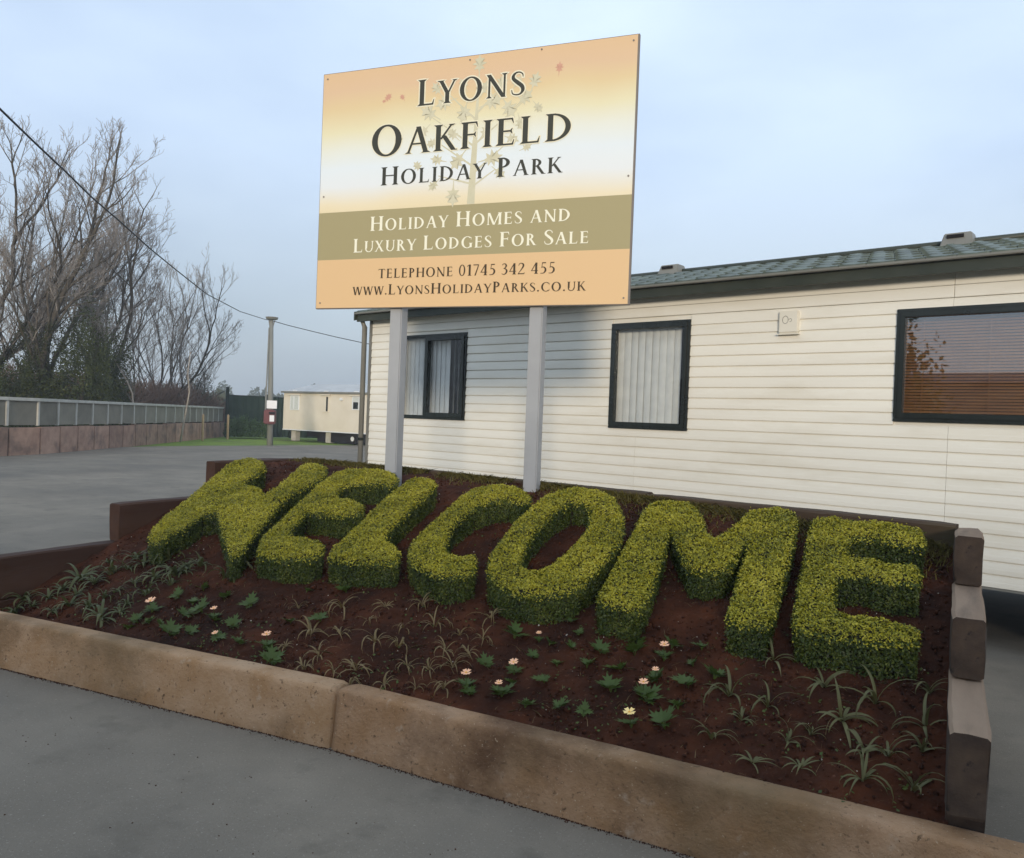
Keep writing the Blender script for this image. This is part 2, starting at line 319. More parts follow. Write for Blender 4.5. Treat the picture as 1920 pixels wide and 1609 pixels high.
# fine clods and pale specks lying in the soil
def rocks(name, n, smin, smax, m, rng, ymax=None, label=None):
    ico = bmesh.new(); bmesh.ops.create_icosphere(ico, subdivisions=1, radius=1); iv = np.array([v.co[:] for v in ico.verts]); fi = np.array([[v.index for v in f.verts] for f in ico.faces]); ico.free()
    X = rng.uniform(-5.6, 0.0, n); Y = 3.1+rng.uniform(0, 1, n)*(YB(X)-3.14)
    S = smin+(smax-smin)*rng.uniform(0, 1, n)**3
    VV = (iv[None]*rng.uniform(.6, 1.3, (n, 1, 3))*rng.uniform(.85, 1.15, (n, 12, 1)))*S[:, None, None]
    VV += np.stack([X, Y, soil_zn(X, Y)+S*.4], 1)[:, None]
    FF = (fi[None]+np.arange(n)[:, None, None]*12).reshape(-1, 3)
    return mesh(name, VV.reshape(-1, 3), FF, m, kind='stuff', label=label)
rg = np.random.default_rng(3)
tag(rocks('soil_crumbs', 16000, .003, .012, M['clod'], rg), 'loose crumbs of red brown soil over the raised flower bed', 'soil')
tag(rocks('pale_grit', 420, .0015, .005, M['speck'], rg), 'tiny pale grit scattered over the dark soil of the bed', 'grit')

# kerb: two long cast blocks meeting left of centre
def kerb_block(label, a, b, m, seed, ext0=0, ext1=0):
    a = np.array([*a, 0.0]); b = np.array([*b, 0.0]); Ln = np.linalg.norm(b-a); d = (b-a)/Ln; n = np.array([d[1], -d[0], 0])
    prof = [(.0, -.05), (.0, .03), (-.014, .10), (-.022, .18), (-.027, .258), (-.031, .278), (-.040, .289), (-.060, .292), (-.10, .292), (-.150, .290), (-.168, .284), (-.175, .27), (-.178, -.05)]
    K = int(Ln/.035); V = []; Fc = []
    t = thing('kerb_block', label, 'kerb', tuple(a))
    for i in range(K+1):
        s = Ln*i/K; ed = min(s, Ln-s); rnd = max(0, .022-ed)/.022
        for (o, z) in prof:
            q = Vector((s*4+seed, o*20, z*12)); h = noise.fractal(q, .9, 2.2, 4)*.0075+noise.noise(Vector((s*.9+seed, z*3, 0)))*.006
            oo = o+h*(1 if o > -.06 else .3); zz = z+(h*.5 if z > .2 else 0)
            oc, zc = -.09, .12
            oo = oc+(oo-oc)*(1-.10*rnd**2); zz = zc+(zz-zc)*(1-.045*rnd**2) if z > .2 else zz
            V.append(a+d*s+n*oo+np.array([0, 0, zz]))
    P_ = len(prof)
    for i in range(K):
        for j in range(P_-1): Fc.append((i*P_+j, (i+1)*P_+j, (i+1)*P_+j+1, i*P_+j+1))
    Fc.append(tuple(range(P_))); Fc.append(tuple(K*P_+j for j in range(P_))[::-1])
    mesh('kerb_stone', V, Fc, m, t, smooth=True); return t
kerb_block('long sandy kerb block along the left half of the flower bed front', (-6.2, 2.70), (-2.635, 3.012), M['kerb'], 3)
kerb_block('brown stained kerb block along the right half of the flower bed front', (-2.62, 3.014), (1.2, 3.06), M['kerb2'], 9)

# sleepers
def sleeper(label, p, dvec, length, thick, h, m, seed, group):
    p = np.array(p, float); d = np.array([*dvec, 0.0]); d /= np.linalg.norm(d); n = np.array([-d[1], d[0], 0])
    t = thing('timber_sleeper', label, 'sleeper', tuple(p), group)
    top_m = M['paletop'] if m.name.startswith('weathered') else None
    bm = bmesh.new(); K = max(4, int(length/.09)); prof = []
    c = .012
    for (o, z) in ((0, c), (0, h*.35), (0, h*.68), (0, h-c), (c, h), (thick*.5, h), (thick-c, h), (thick, h-c), (thick, h*.5), (thick, c), (thick-c, 0), (c, 0)): prof.append((o, z))
    V = []; Fc = []; P_ = len(prof)
    for i in range(K+1):
        s = length*i/K
        for (o, z) in prof:
            q = Vector((s*2.5+seed*7.3, o*30+seed, z*22)); g = noise.fractal(q, .8, 2.1, 4)*.007
            se = s
            if i in (0, K): o = thick/2+(o-thick/2)*.93; z = h/2+(z-h/2)*.97
            V.append(p+d*(se+noise.noise(q*2)*.01*(i in (0, K)))+n*(o+g)+np.array([0, 0, z+g*.6]))
    for i in range(K):
        for j in range(P_): Fc.append((i*P_+j, (i+1)*P_+j, (i+1)*P_+(j+1) % P_, i*P_+(j+1) % P_))
    Fc.append(tuple(range(P_))[::-1]); Fc.append(tuple(K*P_+j for j in range(P_)))
    o = mesh('timber', V, Fc, m, t); bm.free()
    b2 = bmesh.new(); b2.from_mesh(o.data); bmesh.ops.recalc_face_normals(b2, faces=b2.faces)
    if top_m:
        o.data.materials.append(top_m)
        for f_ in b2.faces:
            if f_.normal.z > .55: f_.material_index = 1  # upward faces take the paler timber
    b2.to_mesh(o.data); b2.free()
    return t
GL = 'dark timber sleepers edging the flower bed'
# left side (inner face x=-5.65)
for lab, y0, z0, h, sd in (('bottom dark sleeper at the left side of the bed, behind the kerb', 2.98, 0, .285, 1), ('reddish low sleeper left of the strap-leaved plants, lowest visible on the left side', 3.0, .288, .296, 2),
                           ('middle stepped sleeper on the left, beside the foot of letter W', 3.965, .587, .296, 3), ('topmost short sleeper at the back left corner behind letter W', 4.87, .886, .304, 4)):
    sleeper(lab, (-5.65, y0, z0), (0, 1), 5.93-y0, .125, h, M['sleeper'], sd, GL)
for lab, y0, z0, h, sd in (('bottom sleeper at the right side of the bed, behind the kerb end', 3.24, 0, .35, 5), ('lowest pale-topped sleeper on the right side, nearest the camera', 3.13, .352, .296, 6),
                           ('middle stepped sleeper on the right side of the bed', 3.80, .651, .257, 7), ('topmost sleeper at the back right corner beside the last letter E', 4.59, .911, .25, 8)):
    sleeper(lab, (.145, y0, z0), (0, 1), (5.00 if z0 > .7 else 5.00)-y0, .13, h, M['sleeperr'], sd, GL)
# back row in three lengths, three courses
bd = (np.array([.02, 5.0])-np.array([-5.65, 5.95])); bl = np.linalg.norm(bd); bdn = bd/bl
names = [['left', 'middle', 'right'][i] for i in range(3)]
for c_, (z0, h) in enumerate(((0, .30), (.302, .29), (.594, .29), (.886, .304))):
    for i in range(3):
        s0 = bl*i/3+.003; ln = bl/3-.006
        p = np.array([-5.65, 5.95])+bdn*s0
        crs = ['bottom', 'second', 'third', 'top'][c_]
        z1 = z0-(.028*(i/3) if c_ == 3 else 0)
        sleeper(f'{crs} course {names[i]} sleeper of the row behind the hedge letters', (p[0], p[1], z1), bdn, ln, .125, h, M['sleeperx'], 10+c_*3+i, GL)

# ------------------------------------------------------------------ hedge letters
LT = {
'W':[(-5.078,3.795),(-5.161,3.890),(-5.242,4.055),(-5.302,4.278),(-5.400,4.540),(-5.502,4.827),(-5.520,4.969),(-5.425,5.055),(-5.230,5.007),(-5.068,4.896),(-5.059,4.761),(-5.057,4.620),(-4.946,4.619),(-4.812,4.594),(-4.661,4.495),(-4.664,4.635),(-4.720,4.857),(-4.770,5.016),(-4.658,5.061),(-4.491,4.994),(-4.383,4.877),(-4.383,4.705),(-4.442,4.539),(-4.356,4.316),(-4.272,4.111),(-4.200,3.939),(-4.123,3.787),(-4.158,3.734),(-4.376,3.883),(-4.615,4.046),(-4.835,4.200),(-4.904,4.132),(-4.902,3.962),(-4.915,3.856),(-4.895,3.780),(-4.951,3.740)],
'E':[(-4.006,3.811),(-4.133,3.980),(-4.164,4.131),(-4.225,4.339),(-4.272,4.567),(-4.325,4.749),(-4.331,4.912),(-4.233,5.001),(-3.985,5.035),(-3.791,4.989),(-3.690,4.905),(-3.636,4.810),(-3.802,4.811),(-3.967,4.786),(-4.068,4.727),(-4.037,4.605),(-3.961,4.560),(-3.804,4.554),(-3.662,4.491),(-3.613,4.394),(-3.762,4.337),(-3.939,4.336),(-4.070,4.335),(-4.045,4.256),(-3.999,4.133),(-3.961,4.041),(-3.832,4.039),(-3.694,4.039),(-3.592,4.000),(-3.524,3.911),(-3.577,3.844),(-3.704,3.805),(-3.842,3.788)],
'L':[(-3.591,4.920),(-3.516,4.966),(-3.396,4.940),(-3.302,4.862),(-3.291,4.702),(-3.279,4.505),(-3.253,4.302),(-3.216,4.134),(-3.087,4.089),(-2.989,4.022),(-2.943,3.942),(-3.032,3.905),(-3.187,3.872),(-3.334,3.859),(-3.448,3.883),(-3.490,3.963),(-3.503,4.104),(-3.533,4.299),(-3.579,4.536),(-3.597,4.741)],
'C':[(-2.993,4.860),(-2.864,4.945),(-2.703,4.945),(-2.561,4.874),(-2.486,4.788),(-2.490,4.714),(-2.652,4.761),(-2.765,4.712),(-2.816,4.629),(-2.836,4.504),(-2.841,4.386),(-2.787,4.244),(-2.740,4.141),(-2.658,4.067),(-2.580,4.072),(-2.513,4.121),(-2.451,4.041),(-2.402,3.962),(-2.441,3.899),(-2.562,3.861),(-2.737,3.894),(-2.889,3.977),(-2.982,4.110),(-3.008,4.247),(-3.009,4.444),(-3.017,4.685)],
'O':[(-2.320,3.958),(-2.392,4.100),(-2.421,4.273),(-2.442,4.487),(-2.435,4.695),(-2.403,4.861),(-2.318,4.966),(-2.188,5.002),(-2.042,4.972),(-1.914,4.883),(-1.810,4.735),(-1.734,4.574),(-1.694,4.400),(-1.696,4.246),(-1.707,4.094),(-1.736,3.950),(-1.805,3.870),(-1.913,3.826),(-2.049,3.813),(-2.171,3.850)],
'o':[(-2.169,4.068),(-2.214,4.195),(-2.248,4.350),(-2.254,4.522),(-2.245,4.706),(-2.191,4.808),(-2.086,4.804),(-2.005,4.700),(-1.948,4.533),(-1.940,4.386),(-1.956,4.225),(-1.989,4.107),(-2.036,4.021),(-2.098,4.029)],
'M':[(-1.602,3.871),(-1.618,4.062),(-1.637,4.292),(-1.658,4.545),(-1.685,4.757),(-1.683,4.886),(-1.591,4.923),(-1.462,4.930),(-1.378,4.877),(-1.309,4.759),(-1.247,4.623),(-1.188,4.558),(-1.142,4.626),(-1.088,4.738),(-1.058,4.868),(-0.990,4.937),(-0.888,4.955),(-0.810,4.924),(-0.779,4.837),(-0.758,4.643),(-0.748,4.446),(-0.745,4.277),(-0.739,4.120),(-0.724,3.963),(-0.741,3.856),(-0.847,3.846),(-0.923,3.868),(-0.937,3.911),(-0.940,4.041),(-0.955,4.162),(-0.966,4.327),(-0.977,4.467),(-0.988,4.575),(-1.008,4.499),(-1.012,4.354),(-1.046,4.269),(-1.129,4.221),(-1.222,4.231),(-1.292,4.331),(-1.346,4.430),(-1.411,4.532),(-1.455,4.596),(-1.442,4.509),(-1.407,4.362),(-1.380,4.166),(-1.358,4.022),(-1.350,3.898),(-1.357,3.812),(-1.467,3.838),(-1.571,3.841)],
'F':[(-0.692,4.859),(-0.597,4.894),(-0.414,4.886),(-0.236,4.878),(-0.147,4.861),(-0.124,4.773),(-0.120,4.669),(-0.223,4.684),(-0.338,4.714),(-0.475,4.704),(-0.481,4.605),(-0.469,4.509),(-0.319,4.506),(-0.147,4.490),(-0.125,4.442),(-0.125,4.346),(-0.251,4.336),(-0.390,4.356),(-0.493,4.323),(-0.488,4.200),(-0.466,4.038),(-0.325,4.040),(-0.177,4.026),(-0.116,4.014),(-0.103,3.913),(-0.169,3.896),(-0.279,3.867),(-0.410,3.863),(-0.548,3.862),(-0.616,3.888),(-0.637,3.980),(-0.653,4.162),(-0.667,4.367),(-0.684,4.591),(-0.693,4.758)]}
HH = .178
def inside(P, poly):
    x_, y_ = P[:, 0], P[:, 1]; r = np.zeros(len(P), bool); q = np.array(poly); n = len(q)
    for i in range(n):
        x1, y1 = q[i]; x2, y2 = q[(i+1) % n]
        c = ((y1 > y_) != (y2 > y_)) & (x_ < (x2-x1)*(y_-y1)/(y2-y1+1e-12)+x1); r ^= c
    return r
def edist(P, poly):
    q = np.array(poly); n = len(q); best = np.full(len(P), 9.0); nor = np.zeros((len(P), 2))
    for i in range(n):
        a = q[i]; b = q[(i+1) % n]; d = b-a; t = np.clip(((P-a)@d)/(d@d), 0, 1); c = a+t[:, None]*d; v = P-c; ds = np.linalg.norm(v, axis=1)
        k = ds < best; best[k] = ds[k]; nor[k] = -v[k]/(ds[k][:, None]+1e-9)
    return best, nor
def hedge_letter(name, label, polys, seed):
    rng = np.random.default_rng(seed); A = np.array(polys[0]); c = A.mean(0)
    t = thing(name, label, 'hedge letter', (c[0], c[1], soil_z(*c)))
    lo, hi = A.min(0), A.max(0)
    def keep(P):
        k = inside(P, polys[0])
        if len(polys) > 1: k &= ~inside(P, polys[1])
        return k
    def dist(P):
        d, n_ = edist(P, polys[0])
        if len(polys) > 1:
            d2, n2 = edist(P, polys[1]); k = d2 < d; d = np.where(k, d2, d); n_ = np.where(k[:, None], n2, n_)
        return d, n_
    # twiggy core
    bm = bmesh.new(); rings = []
    for q in polys:
        q = np.array(q); d_ = np.roll(q, -1, 0)-np.roll(q, 1, 0); nn = np.stack([d_[:, 1], -d_[:, 0]], 1); nn /= np.linalg.norm(nn, axis=1)[:, None]
        test = edist(q+nn*.004, polys[0]); ins = keep(q+nn*.006); sg = np.where(ins, 1, -1)[:, None]; q2 = q+nn*sg*.040
        rings.append([bm.verts.new((x_, y_, soil_z(x_, y_)+HH-.028)) for x_, y_ in q2])
    es = []
    for r in rings:
        for i in range(len(r)): es.append(bm.edges.new((r[i], r[(i+1) % len(r)])))
    f = bmesh.ops.triangle_fill(bm, edges=es, use_beauty=True)['geom']; fs = [g for g in f if isinstance(g, bmesh.types.BMFace)]
    ex = bmesh.ops.extrude_face_region(bm, geom=fs)
    for v in ex['geom']:
        if isinstance(v, bmesh.types.BMVert): v.co.z -= HH+.03; 
    bmesh.ops.recalc_face_normals(bm, faces=bm.faces)
    VV = [tuple(v.co) for v in bm.verts]; bm.verts.index_update(); FF = [tuple(v.index for v in f_.verts) for f_ in bm.faces]; bm.free()
    mesh('twiggy_core', VV, FF, M['hedgecore'], t)
    # top foliage: rounded shoulders, uneven clipping
    area = (hi-lo).prod(); n = int(area*42000); P = rng.uniform(lo, hi, (n, 2)); P = P[keep(P)]; d, n_ = dist(P)
    sh = np.clip(1-d/.030, 0, 1); lump = np.array([noise.noise(Vector((p[0]*9, p[1]*9, seed))) for p in P])*.012+np.array([noise.noise(Vector((p[0]*28, p[1]*28, seed))) for p in P])*.010
    z = soil_zn(P[:, 0], P[:, 1])+HH-.030*sh**2+lump-rng.exponential(.008, len(P))+.006
    out_ = rng.uniform(-.012, .012, (len(P), 2))-n_*(-.004)
    Nn = np.stack([-n_[:, 0]*0, n_[:, 1]*0-.2, np.ones(len(P))], 1); Nn[:, :2] += n_*sh[:, None]*.8
    V1, F1 = cards(np.column_stack([P+out_, z]), Nn, .0135, .62, rng=rng)
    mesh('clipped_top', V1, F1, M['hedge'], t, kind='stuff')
    # sides
    S = []; NS = []
    for q in polys:
        q = np.array(q); k = len(q)
        for i in range(k):
            a = q[i]; b = q[(i+1) % k]; d_ = b-a; ln = np.linalg.norm(d_); m_ = int(ln*HH*38000)+1
            nn = np.array([d_[1], -d_[0]])/ln
            if keep(((a+b)/2+nn*.004)[None])[0]: nn = -nn
            u = rng.uniform(0, 1, m_)[:, None]; hz = rng.uniform(-.01, HH-.012, m_); p = a+u*d_
            tap = -.016*np.clip(1-hz/HH, 0, 1)-.004
            p = p+nn*(tap+rng.normal(0, .009, m_))[:, None]
            S.append(np.column_stack([p, soil_zn(p[:, 0], p[:, 1])+hz])); NS.append(np.column_stack([np.repeat(nn[None], m_, 0), np.full(m_, .35)]))
    S = np.concatenate(S); NS = np.concatenate(NS)
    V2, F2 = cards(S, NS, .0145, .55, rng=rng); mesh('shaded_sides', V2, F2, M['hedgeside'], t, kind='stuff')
    # stray shoots
    k = rng.choice(len(P), int(len(P)*.012)); Q = np.column_stack([P[k], z[k]+rng.uniform(.004, .022, len(k))])
    V3, F3 = cards(Q, np.column_stack([rng.normal(0, 1, (len(k), 2)), np.zeros(len(k))]), .018, .3, w=.3, rng=rng); mesh('stray_shoots', V3, F3, M['hedge'], t, kind='stuff')
    return t
hedge_letter('hedge_letter', 'clipped box hedge shaped as the letter W at the far left of the bed', [LT['W']], 1)
hedge_letter('hedge_letter', 'clipped box hedge shaped as the first letter E, between W and L', [LT['E']], 2)
hedge_letter('hedge_letter', 'clipped box hedge shaped as the letter L in front of the sign posts', [LT['L']], 3)
hedge_letter('hedge_letter', 'clipped box hedge shaped as the letter C, left of the O', [LT['C']], 4)
hedge_letter('hedge_letter', 'clipped box hedge ring shaped as the letter O', [LT['O'], LT['o']], 5)
hedge_letter('hedge_letter', 'clipped box hedge shaped as the letter M, right of the O', [LT['M']], 6)
hedge_letter('hedge_letter', 'clipped box hedge shaped as the last letter E at the right end', [LT['F']], 7)

# ------------------------------------------------------------------ plants in the bed
def soil_at(px, py):
    d = ray(px, py); z0 = .262; b = .42
    t = (z0-b*3.15-EYE)/(d[2]-b*d[1]); p = CP+d*t; p[2] = soil_z(p[0], p[1]); return p
def strap_leaf(L_, w, bend, az, lean, twist=0.0, K=7):
    V = []; Fc = []; p = np.zeros(3); dirh = np.array([math.cos(az), math.sin(az), 0]); side = np.array([-math.sin(az), math.cos(az), 0]); a = lean
    for i in range(K+1):
        u = i/K; ww = w*(.55+.6*math.sin(math.pi*min(1, u*1.15+.1)))*(1 if u < .75 else (1-u)/.25+.03)
        nrm = np.cross(side, dirh*math.cos(a)+np.array([0, 0, math.sin(a)]))
        V += [p-side*ww/2, p-nrm*ww*.18, p+side*ww/2]
        st = L_/K; p = p+(dirh*math.cos(a)+np.array([0, 0, math.sin(a)]))*st; a -= bend/K*(1+u)
    for i in range(K):
        for j in range(2): k = i*3+j; Fc.append((k, k+3, k+4, k+1))
    return V, Fc
def lobed_leaf(s, az, tilt, rng):
    """ivy-like palmate blade on a short stalk"""
    out_ = [(0, 0), (.10, -.30), (.42, -.42), (.34, -.14), (.80, -.30), (.68, -.08), (1.1, .0), (.68, .10), (.80, .32), (.34, .16), (.42, .44), (.10, .28)]
    ca, sa = math.cos(az), math.sin(az); V = []
    for k, (x_, y_) in enumerate([(.38, 0)]+out_):
        z = math.sin(tilt)*x_*s+(0 if k == 0 else .10*s*abs(y_))-.10*s*x_*x_+s*.30; x2 = x_*s*math.cos(tilt)+s*.12; y2 = y_*s
        V.append((x2*ca-y2*sa, x2*sa+y2*ca, z))
    Fc = [(0, 1+i, 1+(i+1) % 12) for i in range(12)]
    k = len(V); V += [(0, 0, -.004), (.004, .003, -.004), V[1], (V[1][0]+.003, V[1][1]+.003, V[1][2])]; Fc.append((k, k+1, k+3, k+2))
    return V, Fc
def proto_strap(label, seed, n, L0, w0, m, spread=1.0):
    rng = random.Random(seed); t = thing('strap_leaf_plant', label, 'plant', (0, 0, 0))
    for i in range(n):
        V, Fc = strap_leaf(L0*rng.uniform(.55, 1.15), w0*rng.uniform(.7, 1.25), rng.uniform(1.0, 2.6)*spread, i*2.4+rng.uniform(-.5, .5), rng.uniform(.6, 1.35))
        o = mesh('leaf', V, Fc, m, t, smooth=True); o.location = (rng.uniform(-.006, .006), rng.uniform(-.006, .006), -.004)
    return t
def proto_lobed(label, seed, n, s0, flower=None):
    rng = random.Random(seed); t = thing('primrose_plant' if flower else 'lobed_leaf_plant', label, 'plant', (0, 0, 0))
    for i in range(n):
        V, Fc = lobed_leaf(s0*rng.uniform(.7, 1.2), i*6.28/n+rng.uniform(-.4, .4), rng.uniform(.1, .75), rng); mesh('leaf', V, Fc, M['lobed'], t)
    if flower:
        r = flower[1]; mb = MB(); cx, cy, cz = rng.uniform(-.01, .01), -.012, s0*1.0+.012; tl = rng.uniform(.25, .5)
        for k in range(5):
            a = k*1.2566+rng.uniform(-.1, .1); V = []
            for (u, v) in ((0, 0), (.45, -.30), (.95, -.36), (.86, 0), (.95, .36), (.45, .30)):
                x_, y_ = u*r*math.cos(a)-v*r*math.sin(a), u*r*math.sin(a)+v*r*math.cos(a); V.append((cx+x_, cy+y_-tl*0, cz+u*r*.22-y_*0+ (y_*tl)+.0006*k))
            mb.add(V, [(0, 1, 2, 3, 4, 5)])
        fl = mb.build('flower', flower[0], t)
        e_ = MB(); e_.tube([(cx, cy, cz+.001), (cx, cy-.001, cz+.006)], [r*.2, r*.12], 6); e_.build('flower_eye', M['stamen'], fl)
        st = MB(); st.tube([(0, 0, -.004), (cx*.5, cy*.4, cz*.5), (cx, cy, cz)], .0016, 4); st.build('stalk', M['lobed'], t)
    return t

strapR = [(1335,1385),(1410,1432),(1500,1442),(1520,1378),(1620,1410),(1618,1465),(1735,1365),(1742,1300),(1545,1290),(1712,1482),(1728,1408),(1440,1325),(1368,1305),(1452,1240),(1642,1318),(1390,1350),(1580,1350),(1665,1420),(1475,1390)]
dryM = [(600,1230),(640,1190),(668,1255),(705,1205),(765,1250),(806,1255),(835,1220),(862,1192),(722,1140),(792,1135),(640,1140),(905,1200),(850,1250),(582,1188),(560,1140),(745,1215),(690,1165),(815,1175),(570,1255),(625,1262),(720,1285),(780,1292),(830,1290),(655,1290),(535,1215),(880,1225),(755,1180),(920,1160)]
strapL = [(90,1125),(118,1108),(142,1118),(165,1140),(178,1095),(195,1122),(208,1078),(222,1110),(238,1135),(240,1068),(252,1095),(270,1060),(275,1118),(290,1085),(300,1062),(318,1048),(320,1100),(345,1075),(352,1062),(225,1150),(188,1160),(130,1136),(100,1150),(150,1088),(255,1050),(330,1080),(290,1040),(205,1055),(375,1062),(455,1062),(420,1085),(60,1140),(30,1150),(45,1128)]
lobedL = [(335,1122),(362,1135),(300,1175),(355,1190),(280,1170),(255,1168),(382,1108),(450,1212),(500,1225),(402,1168),(650,1112),(342,1158),(438,1176),(545,1170),(318,1192),(378,1148),(405,1198),(470,1140),(240,1182),(508,1245),(575,1110),(600,1165),(420,1125)]
lobedR = [(965,1198),(1085,1192),(1070,1218),(1125,1226),(1190,1230),(1165,1262),(1145,1298),(1100,1252),(1095,1338),(1050,1330),(985,1328),(940,1308),(1020,1280),(1260,1216),(1315,1218),(1300,1250),(1232,1280),(1245,1366),(1272,1330),(1210,1318),(1045,1250),(880,1305),(910,1250),(1200,1205),(1030,1210),(1130,1175),(1290,1290),(960,1285),(1070,1170),(1340,1275),(1000,1235)]
flowers = [(284,1128,0),(402,1140,1),(404,1180,0),(501,1195,1),(874,1270,1),(935,1282,1),(963,1243,0),(1010,1182,1),(1183,1342,2),(1228,1255,1),(1205,1287,1),(1244,1216,1)]
SPOTS = []
for k_, lst in (('greyR', strapR), ('dry', dryM), ('dark', strapL), ('lob', lobedL+lobedR)):
    for p in lst: SPOTS.append((k_, soil_at(*p)))
for x_, y_, c_ in flowers: SPOTS.append(('fl%d' % c_, soil_at(x_, y_+22)))
protos = {'greyR': [proto_strap('', 20+i, 9, .18, .0115, M['strap']) for i in range(3)], 'dry': [proto_strap('', 30+i, 10, .17, .0070, M['dry'], 1.3) for i in range(3)],
          'dark': [proto_strap('', 40+i, 11, .20, .0155, M['strapdark'], 1.1) for i in range(3)], 'lob': [proto_lobed('', 50+i, 6+i % 2, .064) for i in range(3)],
          'fl0': [proto_lobed('', 60, 6, .06, (M['petal'], .029))], 'fl1': [proto_lobed('', 61, 6, .055, (M['petal'], .022))], 'fl2': [proto_lobed('', 62, 6, .06, (M['petaly'], .030))]}
ZN = [(-9, -4.42, 'the letter W'), (-4.42, -3.65, 'the first letter E'), (-3.65, -3.02, 'the letter L'), (-3.02, -2.44, 'the letter C'), (-2.44, -1.70, 'the letter O'), (-1.70, -.72, 'the letter M'), (-.72, 9, 'the last letter E')]
KN = {'greyR': ('grey-green strap-leaf plant', 'grey-green strap-leaf plants in the bed'), 'dry': ('dry grassy tuft', 'dry straw-coloured grassy tufts in the bed'), 'dark': ('dark strap-leaf plant', 'dark strap-leaf plants at the left end of the bed'),
      'lob': ('green lobed-leaf plant', 'green lobed-leaf plants in the bed'), 'fl0': ('large cream primrose', 'primroses in the bed'), 'fl1': ('small pale primrose', 'primroses in the bed'), 'fl2': ('bright yellow primrose', 'primroses in the bed')}
ORD = ['', 'first', 'second', 'third', 'fourth', 'fifth', 'sixth', 'seventh', 'eighth', 'ninth', 'tenth', 'eleventh', 'twelfth', 'thirteenth', 'fourteenth', 'fifteenth', 'sixteenth', 'seventeenth', 'eighteenth', 'nineteenth', 'twentieth']+['%dth' % k for k in range(21, 60)]
NUM = ['', 'one', 'two', 'three', 'four', 'five', 'six', 'seven', 'eight', 'nine', 'ten', 'eleven', 'twelve', 'thirteen', 'fourteen', 'fifteen', 'sixteen', 'seventeen', 'eighteen', 'nineteen', 'twenty']+[str(k) for k in range(21, 60)]
groups_ = {}
for k_, p in SPOTS:
    zn = next(z[2] for z in ZN if z[0] <= p[0] < z[1]); row = 'near the kerb' if p[1] < 3.42 else ('midway up' if p[1] < 3.68 else 'close up')
    groups_.setdefault((k_, zn, row), []).append(p)
prr = random.Random(5); used = set()
for (k_, zn, row), ps in groups_.items():
    ps.sort(key=lambda p: p[0]); kn, gr = KN[k_]
    for i, p in enumerate(ps):
        n_ = len(ps)
        wh = {'near the kerb': 'near the kerb below', 'midway up': 'midway below', 'close up': 'just below'}[row]
        lab = f'{kn} {wh} {zn}' if n_ == 1 else (f'leftmost {kn} of {NUM[n_]} {wh} {zn}' if i == 0 else (f'rightmost {kn} of {NUM[n_]} {wh} {zn}' if i == n_-1 else f'{ORD[i+1]} {kn} from left {wh} {zn}'))
        pi = prr.randrange(len(protos[k_])); pr = protos[k_][pi]
        if (k_, pi) not in used:
            used.add((k_, pi)); o = pr; o.location = tuple(p); sc = prr.uniform(.85, 1.15); o.scale = (sc,)*3
            if not k_.startswith('fl'): o.rotation_euler = (0, 0, prr.uniform(0, 6.28))
        else:
            o = copy_thing(pr, tuple(p), 0 if k_.startswith('fl') else prr.uniform(0, 6.28), prr.uniform(.6, 1.3))
        if not k_.startswith('fl'): o.rotation_euler.x = prr.uniform(-.25, .25)+.2; o.rotation_euler.y = prr.uniform(-.25, .25)
        tag(o, lab, 'plant', gr)

# mossy weeds along the back edge, dead stems in the soil
rg = np.random.default_rng(12)
def blades(P, h, w, rng, lean=.5):
    n = len(P); a = rng.uniform(0, 6.28, n); hh = h*rng.uniform(.4, 1.3, n); dx = np.cos(a), np.sin(a); l_ = rng.normal(0, lean, (n, 2))*hh[:, None]
    b = np.stack([-dx[1], dx[0], np.zeros(n)], 1)*w/2; top = np.column_stack([P[:, :2]+l_, P[:, 2]+hh]); mid = np.column_stack([P[:, :2]+l_*.35, P[:, 2]+hh*.6])
    V = np.stack([P-b, P+b, mid+b*.7, top, mid-b*.7], 1).reshape(-1, 3); return V, np.arange(5*n).reshape(n, 5)
X = rg.uniform(-5.6, -.0, 9000); dY = rg.exponential(.07, 9000); k = np.array([noise.noise(Vector((x_*2.2, 0, 4))) for x_ in X]) > -.3
X = X[k]; dY = dY[k]; Y = YB(X)-.01-np.clip(dY, 0, .32); P = np.column_stack([X, Y, soil_zn(X, Y)])
V, Fc = blades(P, .040, .007, rg, .9); tag(mesh('weeds', V, Fc, M['moss'], kind='stuff'), 'low brown-green weeds along the back edge of the bed', 'weeds')
X = rg.uniform(-5.5, -.05, 900); Y = 3.15+rg.uniform(0, 1, 900)**1.3*1.6; P = np.column_stack([X, Y, soil_zn(X, Y)])
V, Fc = blades(P, .03, .0025, rg, 1.6); tag(mesh('dead_stems', V, Fc, M['dry'], kind='stuff'), 'thin dead straw-coloured stems strewn over the bed soil', 'stems')

# small seedlings and creeping leaves, dirt gathered at the kerb foot
X = rg.uniform(-5.5, -.05, 2600); Y = 3.15+rg.uniform(0, 1, 2600)**1.4*1.5; k = np.array([noise.noise(Vector((x_*1.8, y_*2.4, 8))) for x_, y_ in zip(X, Y)]) > .02; X = X[k]; Y = Y[k]
P = np.column_stack([X, Y, soil_zn(X, Y)+rg.uniform(.008, .022, len(X))]); V, Fc = cards(P, np.tile([0, -.2, 1.0], (len(X), 1)), .016, .5, w=.7, rng=rg)
tag(mesh('seedlings', V, Fc, M['lobed'], kind='stuff'), 'tiny green seedlings spread thinly over the bed soil', 'seedlings')
n = 4200; X = rg.uniform(-6.2, 1.2, n); yk = np.where(X < -2.63, 2.70+(X+6.2)*.0875, 3.013+(X+2.62)*.012); off_ = rg.exponential(.006, n)*(1+1.2*np.array([max(0, noise.noise(Vector((x_*2.2, 5, 5)))) for x_ in X]))
